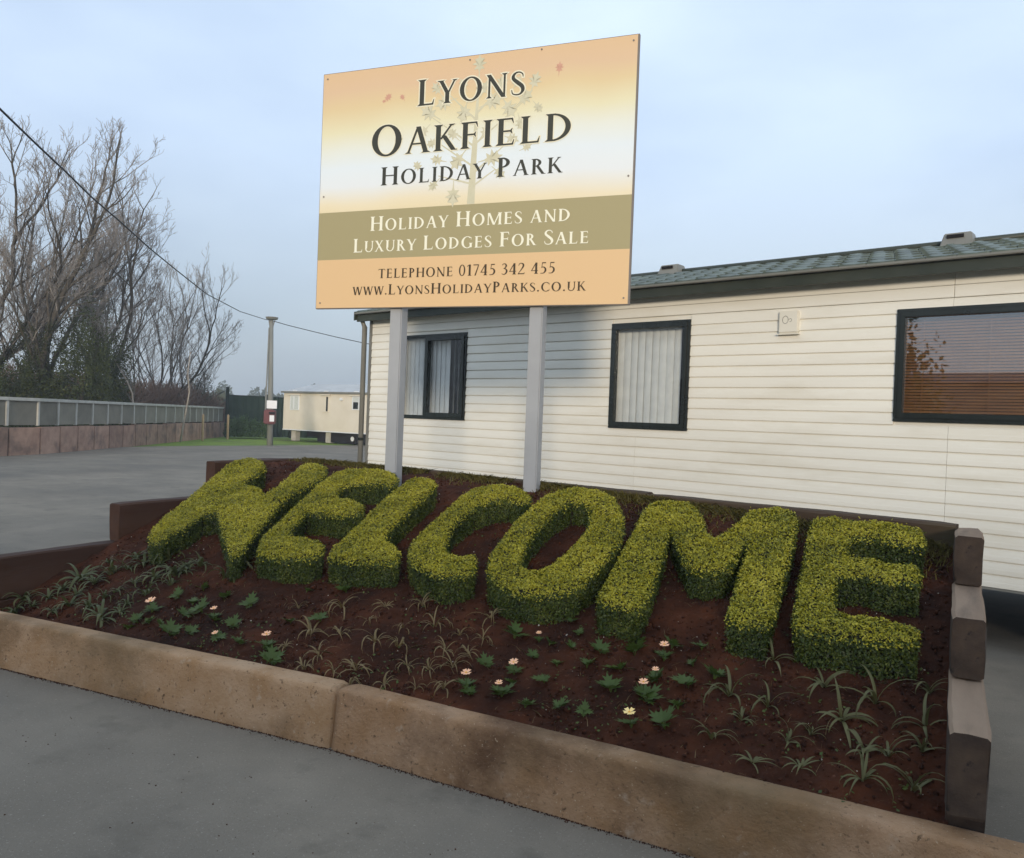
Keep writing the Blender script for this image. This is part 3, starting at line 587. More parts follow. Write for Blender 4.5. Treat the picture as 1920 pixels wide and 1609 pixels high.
bx = bmesh.new(); bmesh.ops.create_icosphere(bx, subdivisions=1, radius=1); iv = np.array([v.co[:] for v in bx.verts]); fi = np.array([[v.index for v in f.verts] for f in bx.faces]); bx.free()
S = rg.uniform(.0012, .0038, n); VV = iv[None]*S[:, None, None]*rg.uniform(.6, 1.3, (n, 1, 3))+np.stack([X, yk-off_, S*.3], 1)[:, None]
tag(mesh('kerb_foot_grit', VV.reshape(-1, 3), (fi[None]+np.arange(n)[:, None, None]*12).reshape(-1, 3), M['clod'], kind='stuff'), 'dark grit and soil gathered along the foot of the kerb', 'grit')

n = 700; X = rg.uniform(-7, 1.5, n); Y = 2.6-rg.uniform(0, 1, n)**1.5*3.0; S = rg.uniform(.001, .0042, n)
VV = iv[None]*S[:, None, None]*rg.uniform(.6, 1.3, (n, 1, 3))+np.stack([X, Y, S*.3], 1)[:, None]
tag(mesh('road_grit', VV.reshape(-1, 3), (fi[None]+np.arange(n)[:, None, None]*12).reshape(-1, 3), M['clod'], kind='stuff'), 'scattered dark grit on the near tarmac', 'grit')

# ------------------------------------------------------------------ sign
SF = Frame((-3.3, 5.12), math.radians(9.0))
sg = thing('park_sign', 'large cream and orange holiday park sign on two grey posts', 'sign', tuple(SF.pt(0, -.08, .9)))
U0_, U1_, Z0_, Z1_ = -1.313, 1.272, 2.492, 4.395
mb = MB(); SF.box(mb, U0_, U1_, -.030, -.002, Z0_, Z1_); mb.build('board_edge', M['signedge'], sg, bevel=.002)
q = [SF.pt(U0_+.006, 0, Z0_+.006), SF.pt(U1_-.012, 0, Z0_+.006), SF.pt(U1_-.012, 0, Z1_-.006), SF.pt(U0_+.006, 0, Z1_-.006)]
o = mesh('printed_face', q, [(0, 1, 2, 3)], M['sign'], sg)
# the printed ramp is read in height above ground: shift object coordinates back
for v in o.data.vertices: v.co.z += 0
zofs = SF.pt(0, 0, .9)[2]
for nd in M['sign'].node_tree.nodes:
    if nd.type == 'MAP_RANGE': nd.inputs['From Min'].default_value = Z0_-zofs; nd.inputs['From Max'].default_value = Z1_-zofs
for s0 in (-.645, .519):
    mb = MB(); SF.box(mb, s0, s0+.103, -.145, -.034, .55, 4.30); mb.build('post', M['post'], sg, bevel=.008)
for (u, v) in ((-1.27, 2.54), (1.23, 2.54), (-1.27, 4.35), (1.23, 4.35), (-.02, 4.36), (-1.27, 3.4), (1.23, 3.4), (.55, 4.37)):
    mb = MB(); mb.tube([SF.pt(u, .0, v), SF.pt(u, .004, v)], .007, 8); mb.build('screw', M['signedge'], sg)

T_, t_ = .155, .062
class Gl:
    def __init__(s): s.q = []
    def strip(s, A, B): s.q.append((A, B)); return s
    def vstem(s, x_, w=T_, y0=0.0, y1=1.0, top=True, bot=True, sf=.075):
        s.strip([(x_, y0+.0), (x_, y1)], [(x_+w, y0), (x_+w, y1)])
        if bot: s.strip([(x_-sf, y0), (x_, y0+.075)], [(x_+w+sf, y0), (x_+w, y0+.075)])
        if top: s.strip([(x_, y1-.075), (x_-sf, y1)], [(x_+w, y1-.075), (x_+w+sf, y1)])
        return s
    def bar(s, x0, x1, y_, h=t_, up=0, dn=0):
        s.strip([(x0, y_), (x1, y_)], [(x0, y_+h), (x1, y_+h)])
        if up: s.strip([(x1-.045, y_+h), (x1+.012, y_+h+up)], [(x1, y_), (x1+.03, y_+h+up)])
        if dn: s.strip([(x1-.045, y_), (x1+.012, y_-dn)], [(x1, y_+h), (x1+.03, y_-dn)])
        return s
    def diag(s, xb, xt, w, y0=0.0, y1=1.0, st=False, sb=False):
        s.strip([(xb, y0), (xt, y1)], [(xb+w, y0), (xt+w, y1)])
        if sb: s.strip([(xb-.07, y0), (xb+.01, y0+.06)], [(xb+w+.07, y0), (xb+w, y0+.06)])
        if st: s.strip([(xt, y1-.06), (xt-.07, y1)], [(xt+w, y1-.06), (xt+w+.07, y1)])
        return s
    def ring(s, cx, cy, rx, ry, a0=0.0, a1=360.0, T=T_*1.08, t=t_, n=30):
        A, B = [], []
        for i in range(n+1):
            a = math.radians(a0+(a1-a0)*i/n); A.append((cx+rx*math.cos(a), cy+ry*math.sin(a))); B.append((cx+(rx-T)*math.cos(a), cy+(ry-t)*math.sin(a)))
        return s.strip(A, B)
    def curve(s, P, n=6):
        pts = []
        for i in range(len(P)-1):
            p0 = P[max(i-1, 0)]; p1 = P[i]; p2 = P[i+1]; p3 = P[min(i+2, len(P)-1)]
            for j in range(n):
                t = j/n; pts.append(tuple(.5*((2*b)+(-a+c)*t+(2*a-5*b+4*c-d)*t*t+(-a+3*b-3*c+d)*t**3) for a, b, c, d in zip(p0, p1, p2, p3)))
        pts.append(P[-1]); A, B = [], []
        for i, p in enumerate(pts):
            q0 = pts[max(i-1, 0)]; q1 = pts[min(i+1, len(pts)-1)]; dx, dy = q1[0]-q0[0], q1[1]-q0[1]; l_ = math.hypot(dx, dy)+1e-9; nx_, ny_ = -dy/l_, dx/l_
            A.append((p[0]+nx_*p[2]/2, p[1]+ny_*p[2]/2)); B.append((p[0]-nx_*p[2]/2, p[1]-ny_*p[2]/2))
        return s.strip(A, B)
def glyph(c):
    g = Gl()
    if c == 'I': g.vstem(.1); w = .335
    elif c == 'L': g.vstem(.1).bar(.22, .58, 0, up=.16); w = .66
    elif c == 'E': g.vstem(.1).bar(.22, .56, 0, up=.15).bar(.22, .50, .49, up=.07, dn=.07).bar(.22, .53, 1-t_, dn=.14); w = .66
    elif c == 'F': g.vstem(.1).bar(.22, .49, .49, up=.07, dn=.07).bar(.22, .54, 1-t_, dn=.15); w = .62
    elif c == 'H': g.vstem(.1).vstem(.62).bar(.22, .64, .49); w = .86
    elif c == 'T': g.vstem(.30, top=False).bar(.36, .68, 1-t_, dn=.15); g.strip([(.05, 1-t_), (.38, 1-t_)], [(.05, 1), (.38, 1)]); g.strip([(.095, 1), (.035, 1-t_-.14)], [(.05, 1-t_), (.018, 1-t_-.14)]); w = .74
    elif c == 'N': g.vstem(.12, w=t_*1.2, top=False).vstem(.68, w=t_*1.2, bot=False).diag(.615, .04, T_*1.05); w = .86
    elif c == 'A': g.diag(.06, .35, t_*1.2, sb=True, y1=.97).diag(.60, .335, T_, sb=True, y1=1.02).bar(.20, .60, .33); w = .82
    elif c == 'Y': g.vstem(.30, y1=.50, top=False).diag(.30, .04, T_, y0=.45, st=True).diag(.385, .62, t_*1.2, y0=.46, st=True); w = .74
    elif c == 'K': g.vstem(.1).diag(.22, .56, t_*1.2, y0=.44, st=True).diag(.60, .27, T_, y1=.58).bar(.60, .79, 0, h=.035); w = .78
    elif c == 'M': g.vstem(.10, w=t_*1.2, top=False).vstem(.86, w=T_, top=True).diag(.46, .10, T_).diag(.50, .86, t_*1.3); w = 1.1
    elif c == 'U': g.vstem(.1, y0=.32, bot=False).vstem(.63, w=t_*1.2, y0=.32, bot=False).ring(.395, .34, .295, .355, 180, 360, T=.10, t=.07); w = .80
    elif c == 'W': g.diag(.24, .04, T_, st=True).diag(.29, .46, t_*1.2).diag(.66, .46, T_, st=True).diag(.72, .92, t_*1.2, st=True); w = 1.04
    elif c == 'X': g.diag(.52, .04, T_, st=True, sb=True).diag(.05, .52, t_*1.2, st=True, sb=True); w = .74
    elif c == 'O': g.ring(.47, .5, .42, .525); w = .94
    elif c == '0': g.ring(.30, .5, .25, .515, T=.11); w = .60
    elif c == 'D': g.vstem(.1).ring(.235, .5, .53, .5, -90, 90, T=T_, t=t_).bar(.15, .26, 0).bar(.15, .26, 1-t_); w = .85
    elif c in 'CG':
        g.ring(.48, .5, .43, .525, 48, 312); g.strip([(.745, .89), (.735, .70)], [(.785, .93), (.765, .70)])
        if c == 'C': g.strip([(.745, .11), (.76, .27)], [(.785, .07), (.785, .27)]); w = .84
        else: g.vstem(.66, y0=.05, y1=.44, bot=False, sf=.07); w = .90
    elif c == 'P': g.vstem(.1).ring(.225, .735, .33, .265, -90, 90, T=T_*.95, t=t_).bar(.15, .25, 1-t_).bar(.15, .25, .47); w = .63
    elif c == 'R': g.vstem(.1).ring(.225, .745, .31, .255, -90, 90, T=T_*.95, t=t_).bar(.15, .25, 1-t_).bar(.15, .25, .49).diag(.56, .27, T_, y1=.53).bar(.56, .76, 0, h=.035); w = .74
    elif c == 'S': g.curve([(.46, .76, .03), (.44, .88, .045), (.33, .965, .05), (.20, .95, .07), (.11, .84, .105), (.12, .70, .13), (.28, .53, .15), (.43, .37, .145), (.465, .20, .12), (.38, .06, .07), (.24, .028, .055), (.10, .09, .045), (.06, .25, .03)]); w = .56
    elif c == '1': g.vstem(.16, top=False); g.strip([(.02, .86), (.2, 1)], [(.04, .81), (.2, .93)]); w = .42
    elif c == '2': g.curve([(.06, .74, .03), (.13, .92, .06), (.27, .965, .07), (.41, .86, .12), (.40, .66, .12), (.24, .36, .07), (.05, .06, .05)]).bar(.03, .5, 0, h=.085, up=.08); w = .57
    elif c == '3': g.curve([(.07, .84, .04), (.18, .96, .06), (.32, .93, .09), (.38, .78, .12), (.30, .60, .07), (.18, .545, .045)]).curve([(.18, .55, .045), (.34, .50, .08), (.43, .33, .13), (.36, .11, .10), (.20, .025, .06), (.05, .10, .05)]); w = .53
    elif c == '4': g.vstem(.33, top=False, y1=.98).bar(.03, .54, .25, h=.055); g.strip([(.03, .27), (.36, .98)], [(.09, .27), (.44, .98)]); w = .60
    elif c == '5': g.strip([(.14, .55), (.17, .98)], [(.185, .55), (.22, .98)]).bar(.17, .46, .90, h=.085); g.curve([(.12, .53, .045), (.28, .575, .08), (.42, .44, .12), (.42, .22, .13), (.29, .05, .07), (.06, .04, .05)]); w = .55
    elif c == '7': g.bar(.04, .47, .91, h=.085).strip([(.14, 0), (.41, .93)], [(.24, 0), (.48, .93)]); w = .52
    elif c == '.': g.ring(.12, .065, .07, .075, T=.0699, t=.0749, n=12); w = .24
    else: w = .30
    return g.q, w
def text_line(text, ul, ur, base, cap, m, small=.80, halo=None, off=.0012, bold=1.0, trk=.06):
    X = 0; items = []
    for i, c in enumerate(text):
        if c == ' ': X += .34; continue
        sc = small if (c.islower()) else 1.0
        q, w = glyph(c.upper()); items.append((q, X, sc)); X += w*sc+trk
    X -= trk+.06; k = (ur-ul)/X
    def emit(grow, o0, m_, nm, single):
        V = []; Fc = []; z = 0
        for q, x0, sc in items:
            for A, B in q:
                A2, B2 = [], []
                for a, b in zip(A, B):
                    a = np.array([ul+(x0+a[0]*sc)*k, base+a[1]*sc*cap]); b = np.array([ul+(x0+b[0]*sc)*k, base+b[1]*sc*cap]); d = a-b; l_ = np.linalg.norm(d)+1e-9
                    A2.append(a+d/l_*grow); B2.append(b-d/l_*grow)
                if grow:
                    for Z, e0, e1 in ((A2, 0, 1), (A2, -1, -2), (B2, 0, 1), (B2, -1, -2)):
                        d = Z[e0]-Z[e1]; l_ = np.linalg.norm(d)+1e-9; Z[e0] = Z[e0]+d/l_*grow
                z += 1; oo = o0+(z % 40)*.00003; kk = len(V)
                for a, b in zip(A2, B2): V.append(SF.pt(a[0], oo, a[1])); V.append(SF.pt(b[0], oo, b[1]))
                for i in range(len(A2)-1): Fc.append((kk+2*i, kk+2*i+1, kk+2*i+3, kk+2*i+2))
            if single: mesh(nm, V, Fc, m_, sg); V, Fc = [], []
        if not single: mesh(nm, V, Fc, m_, sg, kind='stuff')
    if halo: emit(halo, off, M['inkhalo'], 'letter_halo', False); off += .0014
    emit(0.0, off, m, 'letter', True)

# printed oak tree behind the wording
def oak_leaf(mb, u, v, s, a, oo):
    s = s*1.12
    h = [(1.15, 0), (.78, .13), (.70, .50), (.46, .22), (.28, .72), (.12, .24), (-.22, .52), (-.22, .13), (-.45, .05), (-1.0, .03)]; out_ = h+[(x_, -y_) for x_, y_ in h[:0:-1]]
    ca, sa = math.cos(a), math.sin(a); V = [SF.pt(u, oo, v)]+[SF.pt(u+s*(x_*ca-y_*sa), oo, v+s*(x_*sa+y_*ca)) for x_, y_ in out_]
    mb.add(V, [(0, 1+i, 1+(i+1) % 19) for i in range(19)])
tb = MB(); oo = .0004
def quad(mb, p, q_, w0, w1, oo):
    p = np.array(p); q_ = np.array(q_); d = q_-p; l_ = np.linalg.norm(d); nn = np.array([-d[1], d[0]])/l_
    c = [p+nn*w0/2, p-nn*w0/2, q_-nn*w1/2, q_+nn*w1/2]; mb.add([SF.pt(a[0], oo, a[1]) for a in c], [(0, 1, 2, 3)])
quad(tb, (.028, 3.27), (.045, 3.75), .062, .040, oo); quad(tb, (.045, 3.75), (.06, 4.25), .036, .010, oo+.00005)
br = [((.04, 3.55), (-.30, 3.78)), ((.04, 3.50), (.32, 3.72)), ((.045, 3.70), (-.36, 3.98)), ((.045, 3.72), (.42, 4.00)), ((.05, 3.9), (-.22, 4.15)), ((.05, 3.95), (.30, 4.18)), ((.035, 3.42), (-.25, 3.50)), ((.035, 3.40), (.22, 3.52))]
for i, (a, b) in enumerate(br): quad(tb, a, b, .016, .006, oo+.0001+.00004*i)
lv = [(.06, 4.30, .075, 1.57), (-.12, 3.36, .085, 4.71), (-.28, 3.44, .055, 3.9), (-.33, 3.98, .085, 2.6), (-.20, 4.06, .08, 3.4), (-.05, 3.98, .08, 4.4), (.16, 4.02, .085, .3), (.30, 3.98, .085, 5.3), (.42, 4.02, .075, .7), (.50, 4.13, .07, 1.2), (-.38, 3.86, .06, 3.9), (.40, 3.86, .06, 5.0), (-.08, 3.62, .085, 4.0), (.17, 3.60, .085, .2), (.24, 3.50, .06, 5.6), (-.25, 3.62, .06, 2.9), (-.42, 3.58, .05, 2.4), (.33, 3.74, .06, 5.9), (.45, 3.66, .045, .4), (-.30, 3.76, .055, 3.4), (.12, 3.80, .06, .9), (-.13, 3.80, .06, 2.4), (.23, 4.15, .06, .9), (-.28, 4.16, .06, 2.2), (.10, 4.12, .06, 1.2), (.53, 3.96, .05, 5.4), (-.06, 4.17, .055, 2.1), (.36, 4.14, .055, 1.0)]
for i, (u, v, s, a) in enumerate(lv): oak_leaf(tb, u, v, s, a, oo+.0005+.00002*i)
mesh('printed_oak_tree', tb.v, tb.f, M['inkleaf'], sg)
rb = MB()
for i, (u, v, s, a) in enumerate([(-.72, 4.14, .042, .7), (-.58, 4.13, .030, 2.2), (.69, 4.21, .045, 1.5), (-.74, 4.12, .02, 3)]): oak_leaf(rb, u, v, s, a, oo+.0003+.00003*i)
mesh('printed_falling_leaves', rb.v, rb.f, M['inkred'], sg)
text_line('Lyons', -.458, .420, 4.052, .200, M['ink'], small=.88, halo=.010)
text_line('Oakfield', -.857, .798, 3.690, .238, M['ink'], small=.84, halo=.008)
text_line('Holiday Park', -.756, .732, 3.458, .142, M['ink'], small=.80)
text_line('Holiday Homes and', -.835, .813, 3.104, .112, M['inkw'], small=.80)
text_line('Luxury Lodges For Sale', -.981, .956, 2.938, .108, M['inkw'], small=.80)
text_line('telephone 01745 342 455', -.745, .713, 2.728, .084, M['inkb'], small=.86)
text_line('www.LyonsHolidayParks.co.uk', -.971, .946, 2.598, .080, M['inkb'], small=.82)

# ------------------------------------------------------------------ the long cream static caravan
CF = Frame((.22, 7.2), math.radians(-12.0))
cv = thing('static_caravan', 'long cream static caravan with ribbed siding behind the flower bed', 'static caravan', tuple(CF.pt(-2.5, -1.75, 0)))
S0, S1 = -7.50, 3.0
WIN = [(-6.855, -5.650, 1.622, 2.712), (-3.514, -2.586, 1.606, 2.706), (-.690, .62, 1.760, 2.684)]
pitch = .1022; zt = 2.752; nb = 22
prof = [(0, .0), (-.006, .003), (-.012, .0085), (-.046, .0120), (-.056, .0125), (-.064, .0140), (-.097, .0148), (-.1005, .0142), (-.1022, 0)]
seams = [-3.178, -.277]
def board(s0, s1, z0, z1, top):
    """profiled strip clipped to the height range z0..z1"""
    V = []; Fc = []; P_ = []
    for dz, o_ in prof:
        z = top+dz
        P_.append((min(max(z, z0), z1), o_))
    mb = MB()
    for (z, o_) in P_: mb.v += [tuple(CF.pt(s0, o_, z)), tuple(CF.pt(s1, o_, z))]
    for i in range(len(P_)-1): mb.f.append((2*i, 2*i+2, 2*i+3, 2*i+1))
    k = len(mb.v); mb.v += [tuple(CF.pt(s0, -.004, P_[0][0])), tuple(CF.pt(s0, -.004, P_[-1][0])), tuple(CF.pt(s1, -.004, P_[0][0])), tuple(CF.pt(s1, -.004, P_[-1][0]))]
    mb.f.append(tuple([2*i for i in range(len(P_))]+[k+1, k])[::-1]); mb.f.append(tuple([2*i+1 for i in range(len(P_))]+[k+3, k+2]))
    mb.build('siding_board', M['siding'], cv, smooth=False)
for i in range(nb):
    top = zt-i*pitch; bot = top-pitch
    edges = [(S0, S1)]
    for (a, b, z0, z1) in WIN:
        if bot < z1 and top > z0:
            ov = min(top, z1)-max(bot, z0)
            if ov > .5*pitch:
                edges = [e2 for e_ in edges for e2 in (((e_[0], a), (b, e_[1])) if e_[0] < a and e_[1] > b else (e_,))]
    sp = [-.277] + ([-3.178] if i > 11 else [])
    for sx in sp: edges = [e2 for e_ in edges for e2 in (((e_[0], sx-.0012), (sx+.0012, e_[1])) if e_[0] < sx < e_[1] else (e_,))]
    for a, b in edges: board(a, b, bot, top, top)
# flat frieze boards under the eaves
for (z0, z1, oo_) in ((2.757, 2.852, .012), (2.856, 2.96, .0125)):
    for a, b in ((S0, -.277), (-.274, S1)):
        mb = MB(); CF.box(mb, a, b, -.004, oo_, z0, z1); mb.build('frieze_board', M['siding'], cv, bevel=.003)
# body shell with window openings, floor, end walls and far wall
mb = MB(); zs = .50; ztop = 2.95
xs = sorted(set([S0, S1]+[w[0]+.02 for w in WIN]+[w[1]-.02 for w in WIN]))
for a, b in zip(xs[:-1], xs[1:]):
    w = next((w for w in WIN if a >= w[0] and b <= w[1]), None)
    if w: CF.box(mb, a, b, -.06, -.006, zs, w[2]+.02); CF.box(mb, a, b, -.06, -.006, w[3]-.02, ztop)
    else: CF.box(mb, a, b, -.06, -.006, zs, ztop)
CF.box(mb, S0, S0+.05, -3.5, -.062, zs, ztop); CF.box(mb, S1-.05, S1, -3.5, -.062, zs, ztop); CF.box(mb, S0+.05, S1-.05, -3.5, -3.45, zs, ztop)
mb.build('wall', M['siding'], cv)
mb = MB(); CF.box(mb, S0+.06, S1-.06, -3.44, -.07, zs, zs+.05); CF.box(mb, S0+.06, S1-.06, -1.6, -1.55, zs+.06, ztop-.01); CF.box(mb, S0+.06, S1-.06, -3.44, -.07, ztop+.0, ztop+.03); mb.build('interior', M['room'], cv)
for s_, o_ in ((-6.5, -.6), (-3.2, -.6), (.3, -.6), (2.2, -.6), (-6.5, -2.9), (-3.2, -2.9), (.3, -2.9)):
    mb = MB(); CF.box(mb, s_, s_+.4, o_-.4, o_, 0, .48); mb.build('support_block', M['concrete'], cv, bevel=.01)
mb = MB(); CF.box(mb, S0+.1, S1-.1, -.9, -.8, .36, .495); CF.box(mb, S0+.1, S1-.1, -2.7, -2.6, .36, .495); mb.build('chassis_beam', M['black'], cv)
mb = MB(); CF.box(mb, S0, S1, -.03, .014, .485, .502); mb.build('bottom_trim', M['pvcgrey'], cv)
# corner post and downpipe at the left end
mb = MB(); CF.box(mb, S0-.055, S0-.001, -.05, .022, .5, 2.95); mb.build('corner_trim', M['pvcgrey'], cv, bevel=.004)
mb = MB(); mb.tube([CF.pt(S0-.11, .06, .15), CF.pt(S0-.11, .06, 2.86), CF.pt(S0-.10, .12, 2.96)], .036, 12); dp = mb.build('downpipe', M['pvcgrey'], cv, smooth=True)
mb = MB(); mb.tube([CF.pt(S0-.11, .06, 1.285), CF.pt(S0-.11, .06, 1.325)], .043, 12); mb.build('pipe_collar', M['frame'], dp)
# roof: two slopes, tiles on the near one
zr = 3.55; RO = 1.75; ev = .17; ze = 3.045; slope = (zr-ze)/(RO+ev)
def rp(s, o): return CF.pt(s, o, ze+(ev-o)*slope)
A0, A1 = S0-.16, S1+.1
mb = MB(); q = [rp(A0, ev-.01), rp(A1, ev-.01), rp(A1, -RO), rp(A0, -RO)]; dn = np.array([0, 0, -.05]); q0 = [p+np.array([0, 0, -.012]) for p in q]
mb.add(q0+[p+dn for p in q0], [(0, 1, 2, 3), (4, 7, 6, 5), (0, 4, 5, 1), (1, 5, 6, 2), (2, 6, 7, 3), (3, 7, 4, 0)])
q = [CF.pt(A0, -RO, zr-.012), CF.pt(A1, -RO, zr-.012), CF.pt(A1, -3.67, ze-.012), CF.pt(A0, -3.67, ze-.012)]
mb.add(q+[p+dn for p in q], [(0, 1, 2, 3), (4, 7, 6, 5), (0, 4, 5, 1), (1, 5, 6, 2), (2, 6, 7, 3), (3, 7, 4, 0)]); mb.build('roof', M['tile'], cv)
tw = .225; rows = 5; rl = (RO+ev)/rows; me0 = None
for r in range(rows):
    for c in range(int((A1-A0)/tw)):
        s0 = A0+c*tw+.003+(tw*.5 if r % 2 else 0); s1 = min(s0+tw-.006, A1)
        if c % 1: continue
        oA = ev-r*rl; oB = ev-(r+1)*rl+.006
        if me0 is None:
            b = MB(); P0 = [(0, .020), (.020, .034), (.045, .022), (.13, .018), (tw-.03, .022), (tw-.006, .020)]; V = []
            for (ss, hh) in P0: V += [np.array(rp(ss, oA)-rp(0, oA))+[0, 0, hh], np.array(rp(ss, oB)-rp(0, oA))+[0, 0, hh-.014]]
            for (ss, hh) in P0: V += [np.array(rp(ss, oA)-rp(0, oA))+[0, 0, 0]]
            nP = len(P0); Fs = [(2*i, 2*i+2, 2*i+3, 2*i+1) for i in range(nP-1)]+[(2*nP+i, 2*nP+i+1, 2*(i+1), 2*i) for i in range(nP-1)]
            off = np.array(world_loc(cv)); me0 = mesh('roof_tile', np.array(V)+off, Fs, M['tile'], cv); first = me0
            first.location = Vector(rp(s0, oA)-off)
        else:
            d = first.copy(); COL.objects.link(d); d.location = Vector(rp(s0, oA)-np.array(world_loc(cv)))
mb = MB(); mb.tube([CF.pt(A0, -RO, zr+.018), CF.pt(A1, -RO, zr+.018)], .035, 8); mb.build('ridge_cap', M['trim'], cv, smooth=True)
mb = MB(); CF.box(mb, A0, A1, .145, .165, 2.925, 3.020); mb.build('fascia', M['trim'], cv, bevel=.003)
mb = MB(); CF.box(mb, A0, A1, .013, .144, 2.962, 2.975); mb.build('soffit', M['trim'], cv)
mb = MB(); CF.box(mb, A0-.01, A1, .150, .215, 3.022, 3.046); mb.build('gutter', M['pvcgrey'], cv, bevel=.006)
mb = MB(); q = [CF.pt(A0-.02, .2, 2.94), CF.pt(A0-.02, .2, 3.06), CF.pt(A0-.02, -RO, zr+.03), CF.pt(A0-.02, -RO, zr-.12)]; q2 = [p+CF.d*.02 for p in q]
mb.add(q+q2, [(0, 1, 2, 3), (4, 7, 6, 5), (0, 4, 5, 1), (1, 5, 6, 2), (2, 6, 7, 3), (3, 7, 4, 0)]); mb.build('barge_board', M['trim'], cv)
for s_ in (-3.83, -.635):
    mb = MB(); w = .12
    b0 = [CF.pt(s_-w-.03, -RO-.1, zr-.02), CF.pt(s_+w+.03, -RO-.1, zr-.02), CF.pt(s_+w+.03, -RO+.16, zr-.05), CF.pt(s_-w-.03, -RO+.16, zr-.05)]
    t0 = [CF.pt(s_-w, -RO-.06, zr+.10), CF.pt(s_+w, -RO-.06, zr+.10), CF.pt(s_+w, -RO+.10, zr+.10), CF.pt(s_-w, -RO+.10, zr+.10)]
    mb.add(b0+t0, [(0, 3, 2, 1), (4, 5, 6, 7), (0, 1, 5, 4), (1, 2, 6, 5), (2, 3, 7, 6), (3, 0, 4, 7)]); rv = mb.build('roof_vent', M['pvcgrey'], cv, bevel=.008)
    mb = MB(); CF.box(mb, s_-w+.03, s_+w-.06, -RO+.121, -RO+.135, zr+.045, zr+.078); mb.build('vent_slot', M['black'], rv)
# wall extractor cover with its small round emblem
mb = MB(); CF.box(mb, -1.69, -1.508, .0, .050, 2.525, 2.728); vc = mb.build('vent_cover', M['white'], cv, bevel=.010)
mb = MB(); CF.box(mb, -1.70, -1.50, .0, .056, 2.512, 2.522); mb.build('drip_lip', M['white'], vc)
mb = MB(); mb.tube([CF.pt(-1.625+.026*math.cos(a), .0512, 2.645+.034*math.sin(a)) for a in np.linspace(0, 6.28, 20)], .0022, 4); mb.tube([CF.pt(-1.580+.013*math.cos(a), .0512, 2.640+.014*math.sin(a)) for a in np.linspace(-2.0, 3.0, 10)], .0018, 4); mb.build('emblem', M['pvcgrey'], vc)
# windows
def window(w, glz, split=None, fr=.068):
    a, b, z0, z1 = w; mb = MB()
    CF.box(mb, a, b, -.01, .030, z1-.028, z1); CF.box(mb, a, b, -.01, .030, z0, z0+.028); CF.box(mb, a, a+.028, -.01, .030, z0+.028, z1-.028); CF.box(mb, b-.028, b, -.01, .030, z0+.028, z1-.028)
    g = .028
    def sash(a_, b_, t, o1):
        CF.box(mb, a_, b_, -.02, o1, z1-g-t, z1-g); CF.box(mb, a_, b_, -.02, o1, z0+g, z0+g+t); CF.box(mb, a_, a_+t, -.02, o1, z0+g+t, z1-g-t); CF.box(mb, b_-t, b_, -.02, o1, z0+g+t, z1-g-t)
    lights = []
    if split:
        sash(a+g, split-.012, .018, .012); sash(split+.012, b-g, fr-.012, .043); lights = [(a+g+.018, split-.03, z0+g+.018, z1-g-.018), (split+.012+fr-.012, b-g-fr+.012, z0+g+fr-.012, z1-g-fr+.012)]
        CF.box(mb, split-.0118, split+.0118, -.012, .026, z0+g, z1-g)
    else:
        sash(a+g, b-g, fr-g, .041); lights = [(a+fr, b-fr, z0+fr, z1-fr)]
    wo = mb.build('window', M['frame'], cv, bevel=.004)
    for (p, q_, y0, y1) in lights:
        m2 = MB(); CF.box(m2, p-.008, q_+.008, -.008, -.002, y0-.008, y1+.008); m2.build('pane', glz, wo)
    return wo, lights
w1, l1 = window(WIN[0], M['glass'], split=-6.395); w2, l2 = window(WIN[1], M['glass']); w3, l3 = window(WIN[2], M['glass3'])
def vslat(wo, s, z0, z1, wd, ang, o_=-.075):
    m2 = MB(); d = CF.d*math.cos(ang)+CF.n*math.sin(ang); c = CF.pt(s, o_, z0); nn = np.cross(d, (0, 0, 1)); K = 6
    V = []
    for i in range(K+1):
        u = (i/K-.5)*wd; bow = .006*(1-(2*i/K-1)**2); V += [c+d*u+nn*bow, c+d*u+nn*bow+np.array([0, 0, z1-z0])]
    m2.add(V, [(2*i, 2*i+2, 2*i+3, 2*i+1) for i in range(K)]); m2.build('blind_slat', M['blind'], wo, smooth=True)
rr = random.Random(4)
s = l1[0][0]-.02
while s < l1[0][1]+.06: vslat(w1, s, 1.60, 2.71, .095, .10+rr.uniform(-.04, .06)); s += .085
s = l1[1][0]+.0
while s < -6.02: vslat(w1, s, 1.60, 2.71, .095, .10+rr.uniform(-.04, .06)); s += .085
for s in (-5.95, -5.87, -5.79): vslat(w1, s, 1.60, 2.71, .085, 1.0+rr.uniform(-.1, .1))
s = l2[0][0]-.01
while s < l2[0][1]-.07: vslat(w2, s, 1.60, 2.70, .096, .08+rr.uniform(-.05, .09)); s += .085
s = WIN[2][2]+.02; i = 0
while s < WIN[2][3]-.01:
    m2 = MB(); a_, b_ = WIN[2][0]+.01, WIN[2][1]-.01; m2.box(CF.pt(a_, -.10, s), CF.d*(b_-a_), CF.n*.022+CF.k*-.017, CF.k*.0025); m2.build('blind_slat', M['brownslat'], w3); s += .0245
for s_ in (-.50, -.02, .42):
    m2 = MB(); m2.tube([CF.pt(s_, -.06, 1.77), CF.pt(s_, -.06, 2.67)], .0018, 4); m2.build('blind_cord', M['brownslat'], w3)

